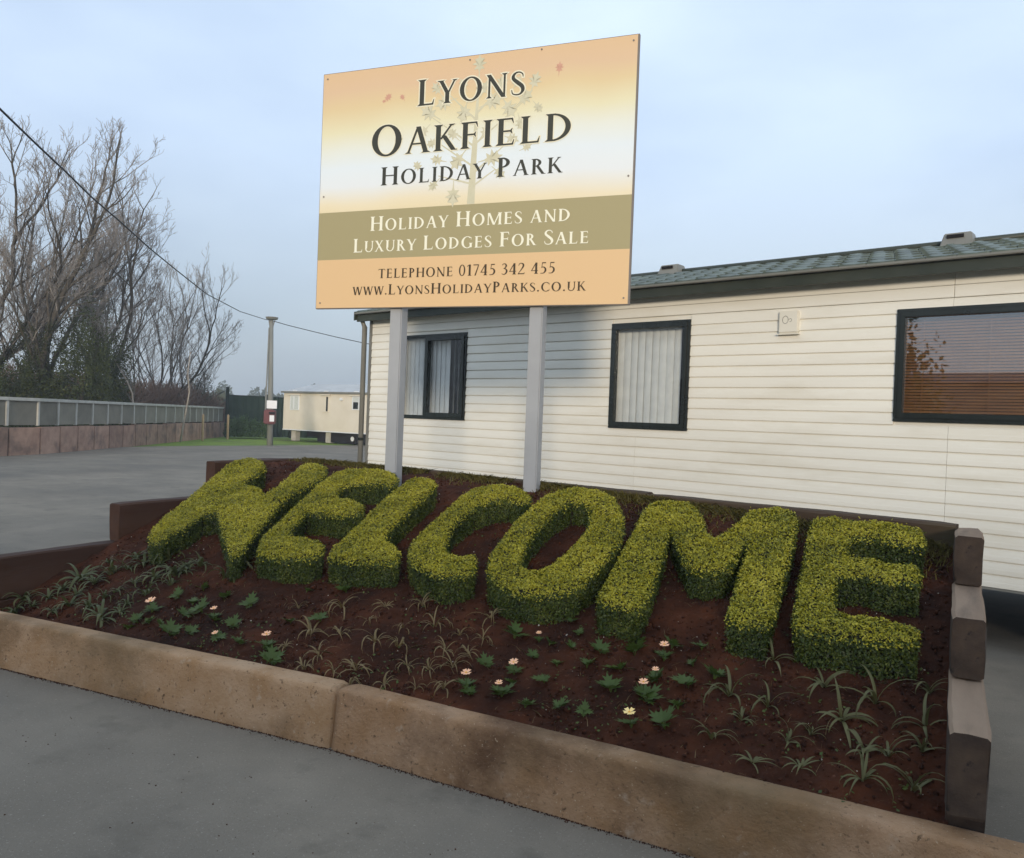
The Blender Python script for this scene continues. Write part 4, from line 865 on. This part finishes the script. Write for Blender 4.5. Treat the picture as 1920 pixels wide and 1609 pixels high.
# ------------------------------------------------------------------ background: wall, fence, verge
WP = [(-22.3, 6.5), (-25.2, 14.85), tuple(onz(230, 838.5)[:2]), tuple(onz(345, 826.5)[:2]), tuple(onz(420, 818.5)[:2])]
def along(step, z, pts=WP):
    res = []; 
    for a, b in zip(pts[:-1], pts[1:]):
        a = np.array(a); b = np.array(b); ln = np.linalg.norm(b-a); k = max(1, round(ln/step))
        for i in range(k): res.append((a+(b-a)*i/k, a+(b-a)*(i+1)/k))
    return res
rw = thing('retaining_wall', 'low reddish slab wall at the edge of the road, left background', 'wall', (-28, 19, 0))
for i, (a, b) in enumerate(along(1.3, 0)):
    d = (b-a)/np.linalg.norm(b-a); n_ = np.array([d[1], -d[0]]); g = .02; rz = random.uniform(-.015, .02)
    mb = MB(); mb.box((*(a+d*g), -.05), (*((b-a)-2*g*d), 0), (*(-n_*.22), 0), (0, 0, .90+rz)); mb.build('wall_slab', M['redwall'], rw, bevel=.015)
mb = MB()
for (a, b) in along(5, 0): d = b-a; n_ = np.array([d[1], -d[0]])/np.linalg.norm(d); mb.box((*(a-n_*.03), -.05), (*d, 0), (*(-n_*.15), 0), (0, 0, .86))
mb.build('backing', M['black'], rw)
bf = thing('panel_fence', 'grey panel fence with pale posts on top of the red slab wall', 'fence', (-28, 19, .9))
sg_ = along(1.28, 0)
for i, (a, b) in enumerate(sg_):
    d = (b-a)/np.linalg.norm(b-a); n_ = np.array([d[1], -d[0]])
    mb = MB(); mb.box((*(a-d*.05-n_*.06), .9), (*(d*.10), 0), (*(-n_*.11), 0), (0, 0, .80)); mb.build('post', M['concrete'], bf, bevel=.01)
    mb = MB(); mb.box((*(a+d*.055-n_*.10), .92), (*((b-a)-d*.11), 0), (*(-n_*.03), 0), (0, 0, .74)); mb.build('panel', M['panel'], bf)
    mb = MB(); mb.box((*(a+d*.004-n_*.03), 1.665), (*((b-a)-d*.008), 0), (*(-n_*.14), 0), (0, 0, .10)); mb.build('top_rail', M['concrete'], bf, bevel=.008)

# green netting fence
def gp(px, w):           # ground point under image column px at depth w
    d = ray(px, 780); d = d/ (d@FW); p = CP+d*w; return np.array([p[0], p[1]])
nf = thing('netting_fence', 'tall dark green netting fence behind the lawn', 'fence', (*gp(470, 47.5), 0))
P3 = [gp(425, 46.8), gp(500, 48.2), gp(545, 49.5), gp(640, 50.5)]
for i, p in enumerate(P3):
    mb = MB(); mb.box((p[0]-.06, p[1]-.06, 0), (.13, 0, 0), (0, .13, 0), (0, 0, 2.95 if i < 1 else 2.6)); mb.build('post', M['darkpost'], nf)
for a, b in zip(P3[:-1], P3[1:]):
    d = b-a; n_ = np.array([d[1], -d[0]])/np.linalg.norm(d)
    mb = MB(); K = 24
    V = []; 
    for i in range(K+1):
        q = a+d*i/K-n_*(.03*math.sin(i*1.7)); V += [(q[0], q[1], .05), (q[0], q[1], 1.3), (q[0], q[1], 2.45)]
    Fs = [(3*i+j, 3*i+3+j, 3*i+4+j, 3*i+1+j) for i in range(K) for j in range(2)]; mesh('netting', V, Fs, M['net'], nf)
    mb.tube([(*a, 2.47), (*b, 2.47)], .035, 6); mb.build('rail', M['darkpost'], nf)

def leaf_mass(name, centre, rad, n, m, seed, size=.09, lump=.35, floor=True, parent=None, kind=None):
    rng = np.random.default_rng(seed); d = rng.normal(0, 1, (n, 3)); d /= np.linalg.norm(d, axis=1)[:, None]
    r = rng.uniform(.45, 1, n)**.5; k = np.array([1+lump*noise.fractal(Vector(v*2.2)+Vector((seed, 0, 0)), .8, 2, 3) for v in d]); P = d*r[:, None]*k[:, None]*np.array(rad)
    if floor: P[:, 2] = np.abs(P[:, 2])
    P = P+np.array(centre); V, Fc = cards(P, d, size, .8, w=.6, rng=rng); return mesh(name, V, Fc, m, parent, kind=kind)
# leafy shrubs in front of the netting
for i, (px, w, h, rx) in enumerate(((438, 46.0, 1.0, .55), (455, 46.2, 1.15, .6), (474, 46.6, .95, .6), (491, 46.8, .85, .5))):
    p = gp(px, w); t = thing('leafy_shrub', ['leftmost', 'second', 'third', 'rightmost'][i]+' low green shrub in front of the green netting fence', 'shrub', (*p, 0), 'green shrubs by the netting fence')
    leaf_mass('foliage', (*p, .1), (rx, .45, h), 2600, M['brush'], 70+i, size=.10, parent=t)

# ------------------------------------------------------------------ trees
def tubes(S, name, m, parent, sides=3):
    S = np.array(S); p0 = S[:, :3]; p1 = S[:, 3:6]; r0 = S[:, 6]; r1 = S[:, 7]; d = p1-p0; d /= np.linalg.norm(d, axis=1)[:, None]+1e-9
    a = np.cross(d, np.array([.31, .2, .93])); a /= np.linalg.norm(a, axis=1)[:, None]; b = np.cross(d, a); V = []
    for P_, r in ((p0, r0), (p1, r1)):
        for j in range(sides):
            q = 2*math.pi*j/sides; V.append(P_+(a*math.cos(q)+b*math.sin(q))*r[:, None])
    V = np.stack(V, 1).reshape(-1, 3); n = len(S); base = np.arange(n)[:, None]*2*sides
    Fc = np.concatenate([base+np.array([j, (j+1) % sides, sides+(j+1) % sides, sides+j]) for j in range(sides)], 0)
    return mesh(name, V, Fc, m, parent, smooth=sides > 4)
def grow(rng, base, H, r0, spread=.5, forks=2, dens=1.0, lean=0.0, tw=.0065):
    big = []; fine = []
    def branch(p, d, ln, r, depth):
        K = max(3, int(ln/.45)) if depth < 3 else 3; st = ln/K
        for i in range(K):
            d = d+np.array([rng.gauss(0, .13), rng.gauss(0, .13), rng.gauss(0, .06)+.07]); d /= np.linalg.norm(d); q = p+d*st; r2 = r*(1-.55/K) if depth < 4 else r*.8
            (big if r > .022 else fine).append((*p, *q, max(r, tw), max(r2, tw*.8)))
            if depth < 5 and (i > 0 or depth > 0):
                nchild = dens*(1.08 if depth < 3 else 2.0)
                if depth == 0 and i < K*.25: nchild *= .35
                nc = int(nchild)+(rng.random() < nchild-int(nchild))
                for _ in range(nc):
                    ax = np.cross(d, [rng.gauss(0, 1), rng.gauss(0, 1), rng.gauss(0, 1)]); ax /= np.linalg.norm(ax)+1e-9; an = rng.uniform(.5, 1.0)*spread*1.6
                    nd = d*math.cos(an)+ax*math.sin(an); nd[2] += .20; nd /= np.linalg.norm(nd)
                    branch(q, nd, ln*rng.uniform(.36, .60)*(1-.45*i/K if depth == 0 else 1), r2*rng.uniform(.38, .62), depth+1)
            p, r = q, r2
        if depth < 5 and r > .008:
            for _ in range(2):
                nd = d+np.array([rng.gauss(0, .3), rng.gauss(0, .3), .1]); nd /= np.linalg.norm(nd); branch(p, nd, ln*.38, r*.8, depth+2 if depth > 1 else depth+1)
    for k in range(forks):
        d = np.array([rng.gauss(0, .12)+lean, rng.gauss(0, .12), 1.0]); d /= np.linalg.norm(d)
        branch(np.array([base[0]+rng.gauss(0, .15), base[1]+rng.gauss(0, .15), -.05]), d, H*rng.uniform(.50, .62) if k else H*.62, r0*(1 if k == 0 else .75), 0)
    return big, fine
def bare_tree(px, w, top, label, seed, r0=.16, spread=.5, forks=2, dens=.8, ivy=0, lean=0.0):
    p = gp(px, w); hz = 770+(px-506)*.038; H = (hz-top)/F*w+EYE; t = thing('bare_tree', label, 'tree', (*p, 0), 'bare winter trees behind the fence')
    rng = random.Random(seed); big, fine = grow(rng, p, H, r0, spread, forks, dens, lean)
    # normalise the height to what the picture shows
    zt_ = sorted(s[5] for s in big+fine)[-12]; k = H*1.0/zt_
    def sc(S): return [(p[0]+(s[0]-p[0])*k, p[1]+(s[1]-p[1])*k, s[2]*k, p[0]+(s[3]-p[0])*k, p[1]+(s[4]-p[1])*k, s[5]*k, s[6], s[7]) for s in S]
    big = [(*s_[:6], s_[6]*.8, s_[7]*.8) for s_ in big]; tubes(sc(big), 'trunk', M['bark'], t, 5); tubes(sc(fine), 'twigs', M['twig'], t, 3)['kind'] = 'stuff'
    if ivy:
        rg_ = np.random.default_rng(seed); S = np.array([s for s in sc(big) if s[6] > .045 and s[5] < H*ivy]); n = 5200; k = rg_.integers(0, len(S), n); u = rg_.uniform(0, 1, n)[:, None]
        P = S[k, :3]*(1-u)+S[k, 3:6]*u; o_ = rg_.normal(0, 1, (n, 3)); o_ /= np.linalg.norm(o_, axis=1)[:, None]; P = P+o_*(S[k, 6:7]+rg_.exponential(.09, (n, 1)))
        V, Fc = cards(P, o_, .085, .6, rng=rg_); mesh('ivy', V, Fc, M['ivy'], t)
    return len(big)+len(fine)
cnt = 0
TR = [(-55, 31, 225, 'tall bare tree outermost at the left edge behind the fence', 101, .17, .55, 2, .64, .4, 0), (20, 33, 250, 'tall bare tree near the left edge with crown above the cable', 102, .17, .5, 2, .64, .35, 0),
      (98, 32, 238, 'tallest bare tree with ivy-clad forked trunk behind the fence', 103, .19, .55, 3, .64, .38, 0), (160, 34, 290, 'tall straight bare tree above the dark evergreen bush', 104, .16, .5, 2, .66, .30, .03),
      (214, 36, 330, 'bare tree with dark trunk at the right edge of the evergreen bush', 105, .14, .55, 2, .60, .22, .02), (246, 43, 470, 'slim bare tree just right of the evergreen bush', 106, .085, .42, 2, .56, 0, 0),
      (283, 47, 492, 'slender bare tree, left of the middle clump above the brambles', 107, .09, .42, 2, .56, 0, 0), (305, 47, 478, 'bare tree with the thickest trunk in the middle clump', 108, .12, .45, 2, .56, 0, 0),
      (340, 49, 485, 'bare tree in the middle clump with brownish trunk', 109, .10, .45, 2, .56, 0, .02), (352, 49, 520, 'bare tree at the right of the middle clump', 110, .09, .45, 2, .56, 0, .05),
      (375, 51, 575, 'thin bare tree standing behind the small round evergreen', 111, .06, .4, 1, .56, 0, 0), (396, 52, 625, 'smallest thin bare tree at the right end of the row', 112, .045, .4, 1, .56, 0, .06), (262, 44, 520, 'thin bare tree between the slim trees over the brambles', 113, .06, .4, 1, .56, 0, 0)]
for a in TR: cnt += bare_tree(*a)
print('branch segments', cnt)
# pale crooked sapling by the fence
def sapling(label, pts, r, m, w):
    hz = lambda x_: 770+(x_-506)*.038
    b = onz(*pts[0])[:2] if w > 38 else gp(pts[0][0], w); t = thing('sapling', label, 'sapling', (*b, 0)); fr = -FW*np.array([1, 1, 0]); P = [onplane(x_, y_, (*b, 0), fr) for x_, y_ in pts]
    mb = MB(); mb.tube(P, list(np.linspace(r, r*.4, len(P))), 6); mb.build('trunk', m, t, smooth=True)
    rng = random.Random(int(pts[0][0])); S = []
    for i in range(2, len(P)):
        for _ in range(7):
            p = P[i-1]+(P[i]-P[i-1])*rng.random(); d = np.array([rng.gauss(0, .6), rng.gauss(0, .6), .9]); d /= np.linalg.norm(d); q = p
            for k in range(4):
                q2 = q+d*.16; S.append((*q, *q2, .009, .006)); q = q2; d = d+np.array([rng.gauss(0, .2), rng.gauss(0, .2), .1]); d /= np.linalg.norm(d)
    tubes(S, 'twigs', M['twig'], t)
sapling('pale crooked tree leaning left over the grey fence', [(256, 832), (254, 800), (250, 765), (248, 738), (237, 712), (224, 692), (214, 672)], .05, M['palebark'], 34)
sapling('young pale tree on the lawn in front of the wall', [(338, 829), (343, 800), (349, 770), (355, 735), (352, 700), (357, 660)], .05, M['palebark'], 38.5)
for i, (px, y0, y1, w) in enumerate(((381, 778, 825, 41.0), (428, 779, 822, 44.2))):
    p = gp(px, w); hz = 770+(px-506)*.038; t = thing('wooden_stake', ['pale wooden stake on the lawn before the red wall', 'pale wooden stake at the left end of the netting fence'][i], 'stake', (*p, 0), 'pale wooden stakes on the lawn')
    mb = MB(); mb.box((p[0]-.045, p[1]-.045, -.02), (.09, 0, 0), (0, .09, 0), (0, 0, 1.32)); mb.build('stake_post', M['stake'], t, bevel=.008)
    mb = MB(); mb.tube([(p[0], p[1], 1.30), (p[0], p[1], 1.36)], [.05, .02], 6); mb.build('pointed_top', M['stake'], t)
# evergreen bushes
for i, (px, w, rx, h, lab) in enumerate(((150, 31.5, 1.45, 4.6, 'large dark evergreen bush behind the fence at left'), (60, 31, 1.2, 2.6, 'dark evergreen bush at the left edge behind the fence'), (203, 34, .75, 3.9, 'narrow dark evergreen bush touching the dark trunk'), (372, 50, 1.3, 3.6, 'small round evergreen at the right end of the brambles'), (-30, 30, 1.6, 2.6, 'dark evergreen bush furthest left behind the fence'))):
    p = gp(px, w); t = thing('evergreen_bush', lab, 'bush', (*p, 0)); leaf_mass('foliage', (*p, .5), (rx, 1.0, h), 15000 if i != 3 else 7000, M['evergreen'] if i != 3 else M['ivy'], 80+i, size=.085, parent=t, lump=.7)
    mb = MB(); mb.tube([(*p, 0), (p[0]+.1, p[1], h*.6)], [.12, .04], 6); mb.build('stem', M['bark'], t)
# bramble thicket
rng = random.Random(9); S = []
for _ in range(5200):
    px = rng.uniform(-60, 425); w = 34+rng.uniform(0, 6)+max(0, px)*.036; p = gp(px, w); q = np.array([p[0], p[1], 0.0]); d = np.array([rng.gauss(0, .35), rng.gauss(0, .35), 1.0]); d /= np.linalg.norm(d); hmax = (3.3+.9*noise.noise(Vector((px*.02, 0, 0))))*(1 if px < 350 else 1-(px-350)/160)
    for k in range(6):
        q2 = q+d*hmax/6; S.append((*q, *q2, .014, .012)); q = q2; d = d+np.array([rng.gauss(0, .25), rng.gauss(0, .25), -.08]); d /= np.linalg.norm(d)
tag(tubes(S, 'bramble_thicket', M['bramble'], None, 3), 'reddish brown bramble thicket behind the grey fence', 'brambles'); bpy.data.objects['bramble_thicket']['kind'] = 'stuff'
rgu = np.random.default_rng(95); n = 26000; wa = np.array([-25.2, 14.85]); wb = onz(420, 818.5)[:2]; wd_ = (wb-wa)/np.linalg.norm(wb-wa); wn_ = np.array([-wd_[1], wd_[0]])
u = rgu.uniform(-14, 23.5, n); v = rgu.uniform(.8, 5, n); hh = np.array([1.75+.5*noise.noise(Vector((u_*.35, v_*.3, 0))) for u_, v_ in zip(u, v)])*np.where(u > 6, .62, 1.0)
P = np.column_stack([wa+wd_*u[:, None]+wn_*v[:, None], hh*rgu.uniform(.2, 1, n)]); V, Fc = cards(P, np.tile([.4, -.7, .6], (n, 1)), .09, .8, rng=rgu)
tag(mesh('undergrowth', V, Fc, M['ivy'], kind='stuff'), 'olive undergrowth beneath the bare trees behind the fence', 'undergrowth')
# far tree belts
def belt(name, label, pxs, w, h, n, seed):
    rng = np.random.default_rng(seed); P = []
    for i in range(n):
        px = rng.uniform(*pxs); q = gp(px, w*rng.uniform(.95, 1.05)); hh = h*(.65+.5*noise.noise(Vector((px*.03, seed, 0)))+.25*noise.noise(Vector((px*.12, seed, 3)))); P.append((q[0], q[1], abs(hh)*rng.uniform(0, 1)**.7))
    P = np.array(P); V, Fc = cards(P, np.tile([0, -1.0, .3], (n, 1)), .9, .8, rng=rng); return tag(mesh(name, V, Fc, M['far'], kind='stuff'), label, 'trees')
belt('near_tree_belt', 'dull green trees beyond the netting fence', (395, 560), 75, 3.6, 5000, 1)
belt('far_tree_belt', 'hazy distant belt of trees on the horizon', (-300, 2300), 190, 9, 26000, 2)

# ------------------------------------------------------------------ utility pole, bin, cable
pp = onz(506, 835); wp = float((pp-CP)@FW); pl = thing('utility_pole', 'grey utility pole with round top ring beside the lawn', 'pole', (pp[0], pp[1], 0))
fr = FW*np.array([1, 1, 0]); tp = onplane(509, 600, pp, fr); tp2 = tp.copy()
mb = MB(); mb.tube([(pp[0], pp[1], -.1), (tp[0], tp[1], tp[2])], [.15, .095], 10); mb.build('pole_shaft', M['polewood'], pl, smooth=True)
q0 = onplane(500, 770, pp, fr); q1 = onplane(506, 615, pp, fr); mb = MB(); mb.tube([q0-FW*.2, q1-FW*.1], .035, 6); mb.build('stay_pipe', M['polewood'], pl)
c = onplane(510, 597, pp, fr); mb = MB(); mb.tube([c+np.array([0, 0, -.05]), c+np.array([0, 0, .05])], [.26, .30], 14); mb.build('top_ring', M['pvcgrey'], pl)
for dx in (-.15, .15): mb = MB(); mb.tube([tp+RT*dx*.3+np.array([0, 0, -.5]), c+RT*dx+np.array([0, 0, -.05])], .02, 6); mb.build('bracket', M['pvcgrey'], pl)
def frontbox(mb, x0, x1, y0, y1, depth, back=.16):
    a = onplane(x0, y1, pp, fr)-FW*back; b = onplane(x1, y1, pp, fr)-FW*back; d = onplane(x0, y0, pp, fr)-FW*back
    rt = R0*np.dot(b-a, R0); mb.box(a, rt, np.array([-FW[0], -FW[1], 0])*depth, np.array([0, 0, d[2]-a[2]]))
mb = MB(); frontbox(mb, 502, 521, 751, 766, .03); tag(mb.build('notice_board', M['whitep'], None, bevel=.004), 'small white notice plate on the pole above the bin', 'sign')
bn = thing('litter_bin', 'maroon litter bin strapped to the utility pole', 'bin', tuple(onplane(509, 797, pp, fr)))
mb = MB(); frontbox(mb, 499, 520, 768, 795, .30, .17); mb.build('bin_body', M['maroon'], bn, bevel=.05, seg=3)
mb = MB(); frontbox(mb, 510, 521, 773, 777, .01, .485); mb.build('bin_opening', M['black'], bn)
mb = MB(); frontbox(mb, 511, 519.5, 779, 790.5, .008, .485); mb.build('notice_paper', M['whitep'], bn)
# cable towards the camera side and on to the right
g0 = gp(-40, 9.0); nn = np.array([-(g0[1]-pp[1]), g0[0]-pp[0], 0]); ptsL = [(509, 601), (497, 599), (450, 584), (387, 551), (330, 506), (281, 466), (228, 418), (171, 369), (122, 321), (75, 277), (20, 224), (-60, 146)]
P = [onplane(x_, y_, pp, nn) for x_, y_ in ptsL]; cb = MB(); cb.tube(P, .014, 5); tag(cb.build('overhead_cable', M['cable'], None, smooth=True), 'black overhead cable sagging from top left down to the utility pole', 'cable')
g1 = gp(900, 34.0); nn = np.array([-(g1[1]-pp[1]), g1[0]-pp[0], 0]); P = [onplane(x_, y_, pp, nn) for x_, y_ in [(512, 602), (540, 610), (580, 620), (630, 632), (683, 643.5), (760, 657), (900, 672)]]
cb = MB(); cb.tube(P, .017, 5); tag(cb.build('overhead_cable', M['cable'], None, smooth=True), 'overhead cable from the utility pole towards the cream caravan at right', 'cable')

# ------------------------------------------------------------------ far beige caravan
a = np.array([-33.7, 33.7]); b = np.array([-27.5, 33.1]); az = math.atan2(b[1]-a[1], b[0]-a[0]); TF = Frame(a, az)
tv = thing('static_caravan', 'distant beige static caravan raised on blocks beyond the road', 'static caravan', (*a, 0)); Ls = 10.5
mb = MB(); TF.box(mb, 0, Ls, -3.2, 0, .64, 2.78); mb.build('body', M['beige'], tv, bevel=.03)
mb = MB(); V = [TF.pt(-.08, .10, 2.80), TF.pt(Ls+.08, .10, 2.80), TF.pt(Ls-.1, -1.6, 3.30), TF.pt(.9, -1.6, 3.30), TF.pt(-.08, -3.3, 2.80), TF.pt(Ls+.08, -3.3, 2.80), TF.pt(-.08, .10, 2.74), TF.pt(Ls+.08, .10, 2.74), TF.pt(-.08, -3.3, 2.74), TF.pt(Ls+.08, -3.3, 2.74)]
mb.add(V, [(0, 1, 2, 3), (3, 2, 5, 4), (0, 3, 4), (1, 5, 2), (6, 7, 1, 0), (8, 6, 0, 4), (7, 9, 5, 1), (9, 8, 4, 5), (6, 8, 9, 7)]); mb.build('roof', M['vanroof'], tv)
mb = MB(); TF.box(mb, -.1, Ls+.1, .10, .13, 2.70, 2.80); mb.build('eaves_gutter', M['pvcgrey'], tv)
for (x0, x1, y0, y1, kind) in ((545, 562, 741, 769, 0), (606, 618, 742, 773, 1), (661, 676, 743, 769, 2)):
    s0, _ = TF.px(x0, y0); s1, _ = TF.px(x1, y0); _, z1 = TF.px(x0, y0); _, z0 = TF.px(x0, y1)
    mb = MB(); TF.box(mb, s0, s1, -.02, .04, z0, z1); wo = mb.build('window', M['beige'] if kind == 1 else M['whitep'], tv, bevel=.02)
    mb = MB(); TF.box(mb, s0+(.30 if kind == 1 else .08), s1-.07, .038, .046, z0+.06, z1-.06); mb.build('pane', M['frame'] if kind == 1 else M['blind'], wo)
    if kind == 2: mb = MB(); TF.box(mb, s0+.12, s1-.12, .047, .052, z0+.06, z0+.42); mb.build('dark_interior', M['frame'], wo)
    if kind == 0: mb = MB(); m_ = (s0+s1)/2-.08; TF.box(mb, m_, m_+.08, .047, .055, z0+.06, z1-.06); mb.build('mullion', M['whitep'], wo)
    mb = MB(); TF.box(mb, s0-.12, s1+.12, -.01, .12, z1+.01, z1+.07); mb.build('hood', M['beige'], tv)
    mb = MB(); TF.box(mb, (s0+s1)/2-.15, (s0+s1)/2+.15, .0, .05, z1+.20, z1+.27); mb.build('wall_vent', M['whitep'], tv)
s_, z_ = TF.px(641, 749); mb = MB(); TF.box(mb, s_-.1, s_+.1, 0, .10, z_-.07, z_+.07); mb.build('wall_lamp', M['whitep'], tv, bevel=.02)
mb = MB(); TF.box(mb, .0, Ls, -3.1, .012, .60, .655); mb.build('bottom_trim', M['whitep'], tv)
mb = MB(); TF.box(mb, 1.5, Ls, -2.4, -.5, .30, .60); mb.build('chassis', M['black'], tv)
for s in (.45, 3.3, 6.5): mb = MB(); TF.box(mb, s, s+.38, -.6, -.25, 0, .60); mb.build('support_block', M['concrete'], tv, bevel=.02)
mb = MB(); TF.box(mb, 2.6, Ls-.3, -.5, -.3, .05, .60); mb.build('underside_shade', M['black'], tv)  # black board standing in for the shade beneath the caravan
for s in (5.4,):
    mb = MB(); mb.tube([TF.pt(s, -.45, .30), TF.pt(s, -.25, .30)], .30, 16); wo = mb.build('wheel', M['black'], tv, smooth=False)
    mb = MB(); mb.tube([TF.pt(s, -.249, .30), TF.pt(s, -.235, .30)], .13, 12); mb.build('hub', M['whitep'], wo)

# ------------------------------------------------------------------ lodges and trees across the road, behind the camera: right lodge added to shade the bed, the rest show in the window glass
def lodge(label, c, ln, dp, h, az):
    LF = Frame(c, az); t = thing('holiday_lodge', label, 'lodge', (*c, 0)); mb = MB(); LF.box(mb, -ln/2, ln/2, -dp, 0, .3, h-.5); mb.build('body', M['lodge'], t)
    mb = MB(); V = [LF.pt(-ln/2-.2, .2, h-.5), LF.pt(ln/2+.2, .2, h-.5), LF.pt(ln/2+.2, -dp/2, h), LF.pt(-ln/2-.2, -dp/2, h), LF.pt(-ln/2-.2, -dp-.2, h-.5), LF.pt(ln/2+.2, -dp-.2, h-.5)]
    mb.add(V, [(0, 1, 2, 3), (3, 2, 5, 4), (0, 3, 4), (1, 5, 2), (0, 4, 5, 1)]); mb.build('roof', M['lodgeroof'], t)
    for s in np.arange(-ln/2+1, ln/2-1.5, 2.6):
        mb = MB(); LF.box(mb, s, s+1.2, -.02, .03, 1.5, 2.5); mb.build('window', M['frame'], t)
    return t
lodge('dark-roofed lodge opposite the bed, behind the camera to the right', (7.2, -11.0), 18, 4, 4.08, math.radians(207))
lodge('dark-roofed lodge opposite the bed, behind the camera to the left', (-14.5, -15.5), 15, 4, 4.1, math.radians(168))

# ------------------------------------------------------------------ thin evening haze
hz_ = MB(); hz_.abox(-420, 420, -420, 420, -1.02, 17); hm = bpy.data.materials.new('haze'); hm.use_nodes = True; T = hm.node_tree
T.nodes.remove(T.nodes['Principled BSDF']); pv = T.nodes.new('ShaderNodeVolumePrincipled'); pv.inputs['Density'].default_value = .0018; pv.inputs['Color'].default_value = (.86, .90, .95, 1); pv.inputs['Anisotropy'].default_value = .2
T.links.new(pv.outputs[0], T.nodes['Material Output'].inputs['Volume'])
tag(hz_.build('haze', hm, None), 'thin pale evening haze over the whole place', 'haze', kind='stuff')

p = (-10.0, -10.5); t = thing('evergreen_bush', 'tall evergreen bush opposite the cream caravan, behind the camera', 'bush', (*p, 0)); leaf_mass('foliage', (*p, 1.6), (1.5, 1.2, 3.0), 5000, M['evergreen'], 120, size=.2, parent=t, lump=.7)
mb = MB(); mb.tube([(*p, 0), (p[0], p[1], 3.2)], [.14, .05], 6); mb.build('stem', M['bark'], t)
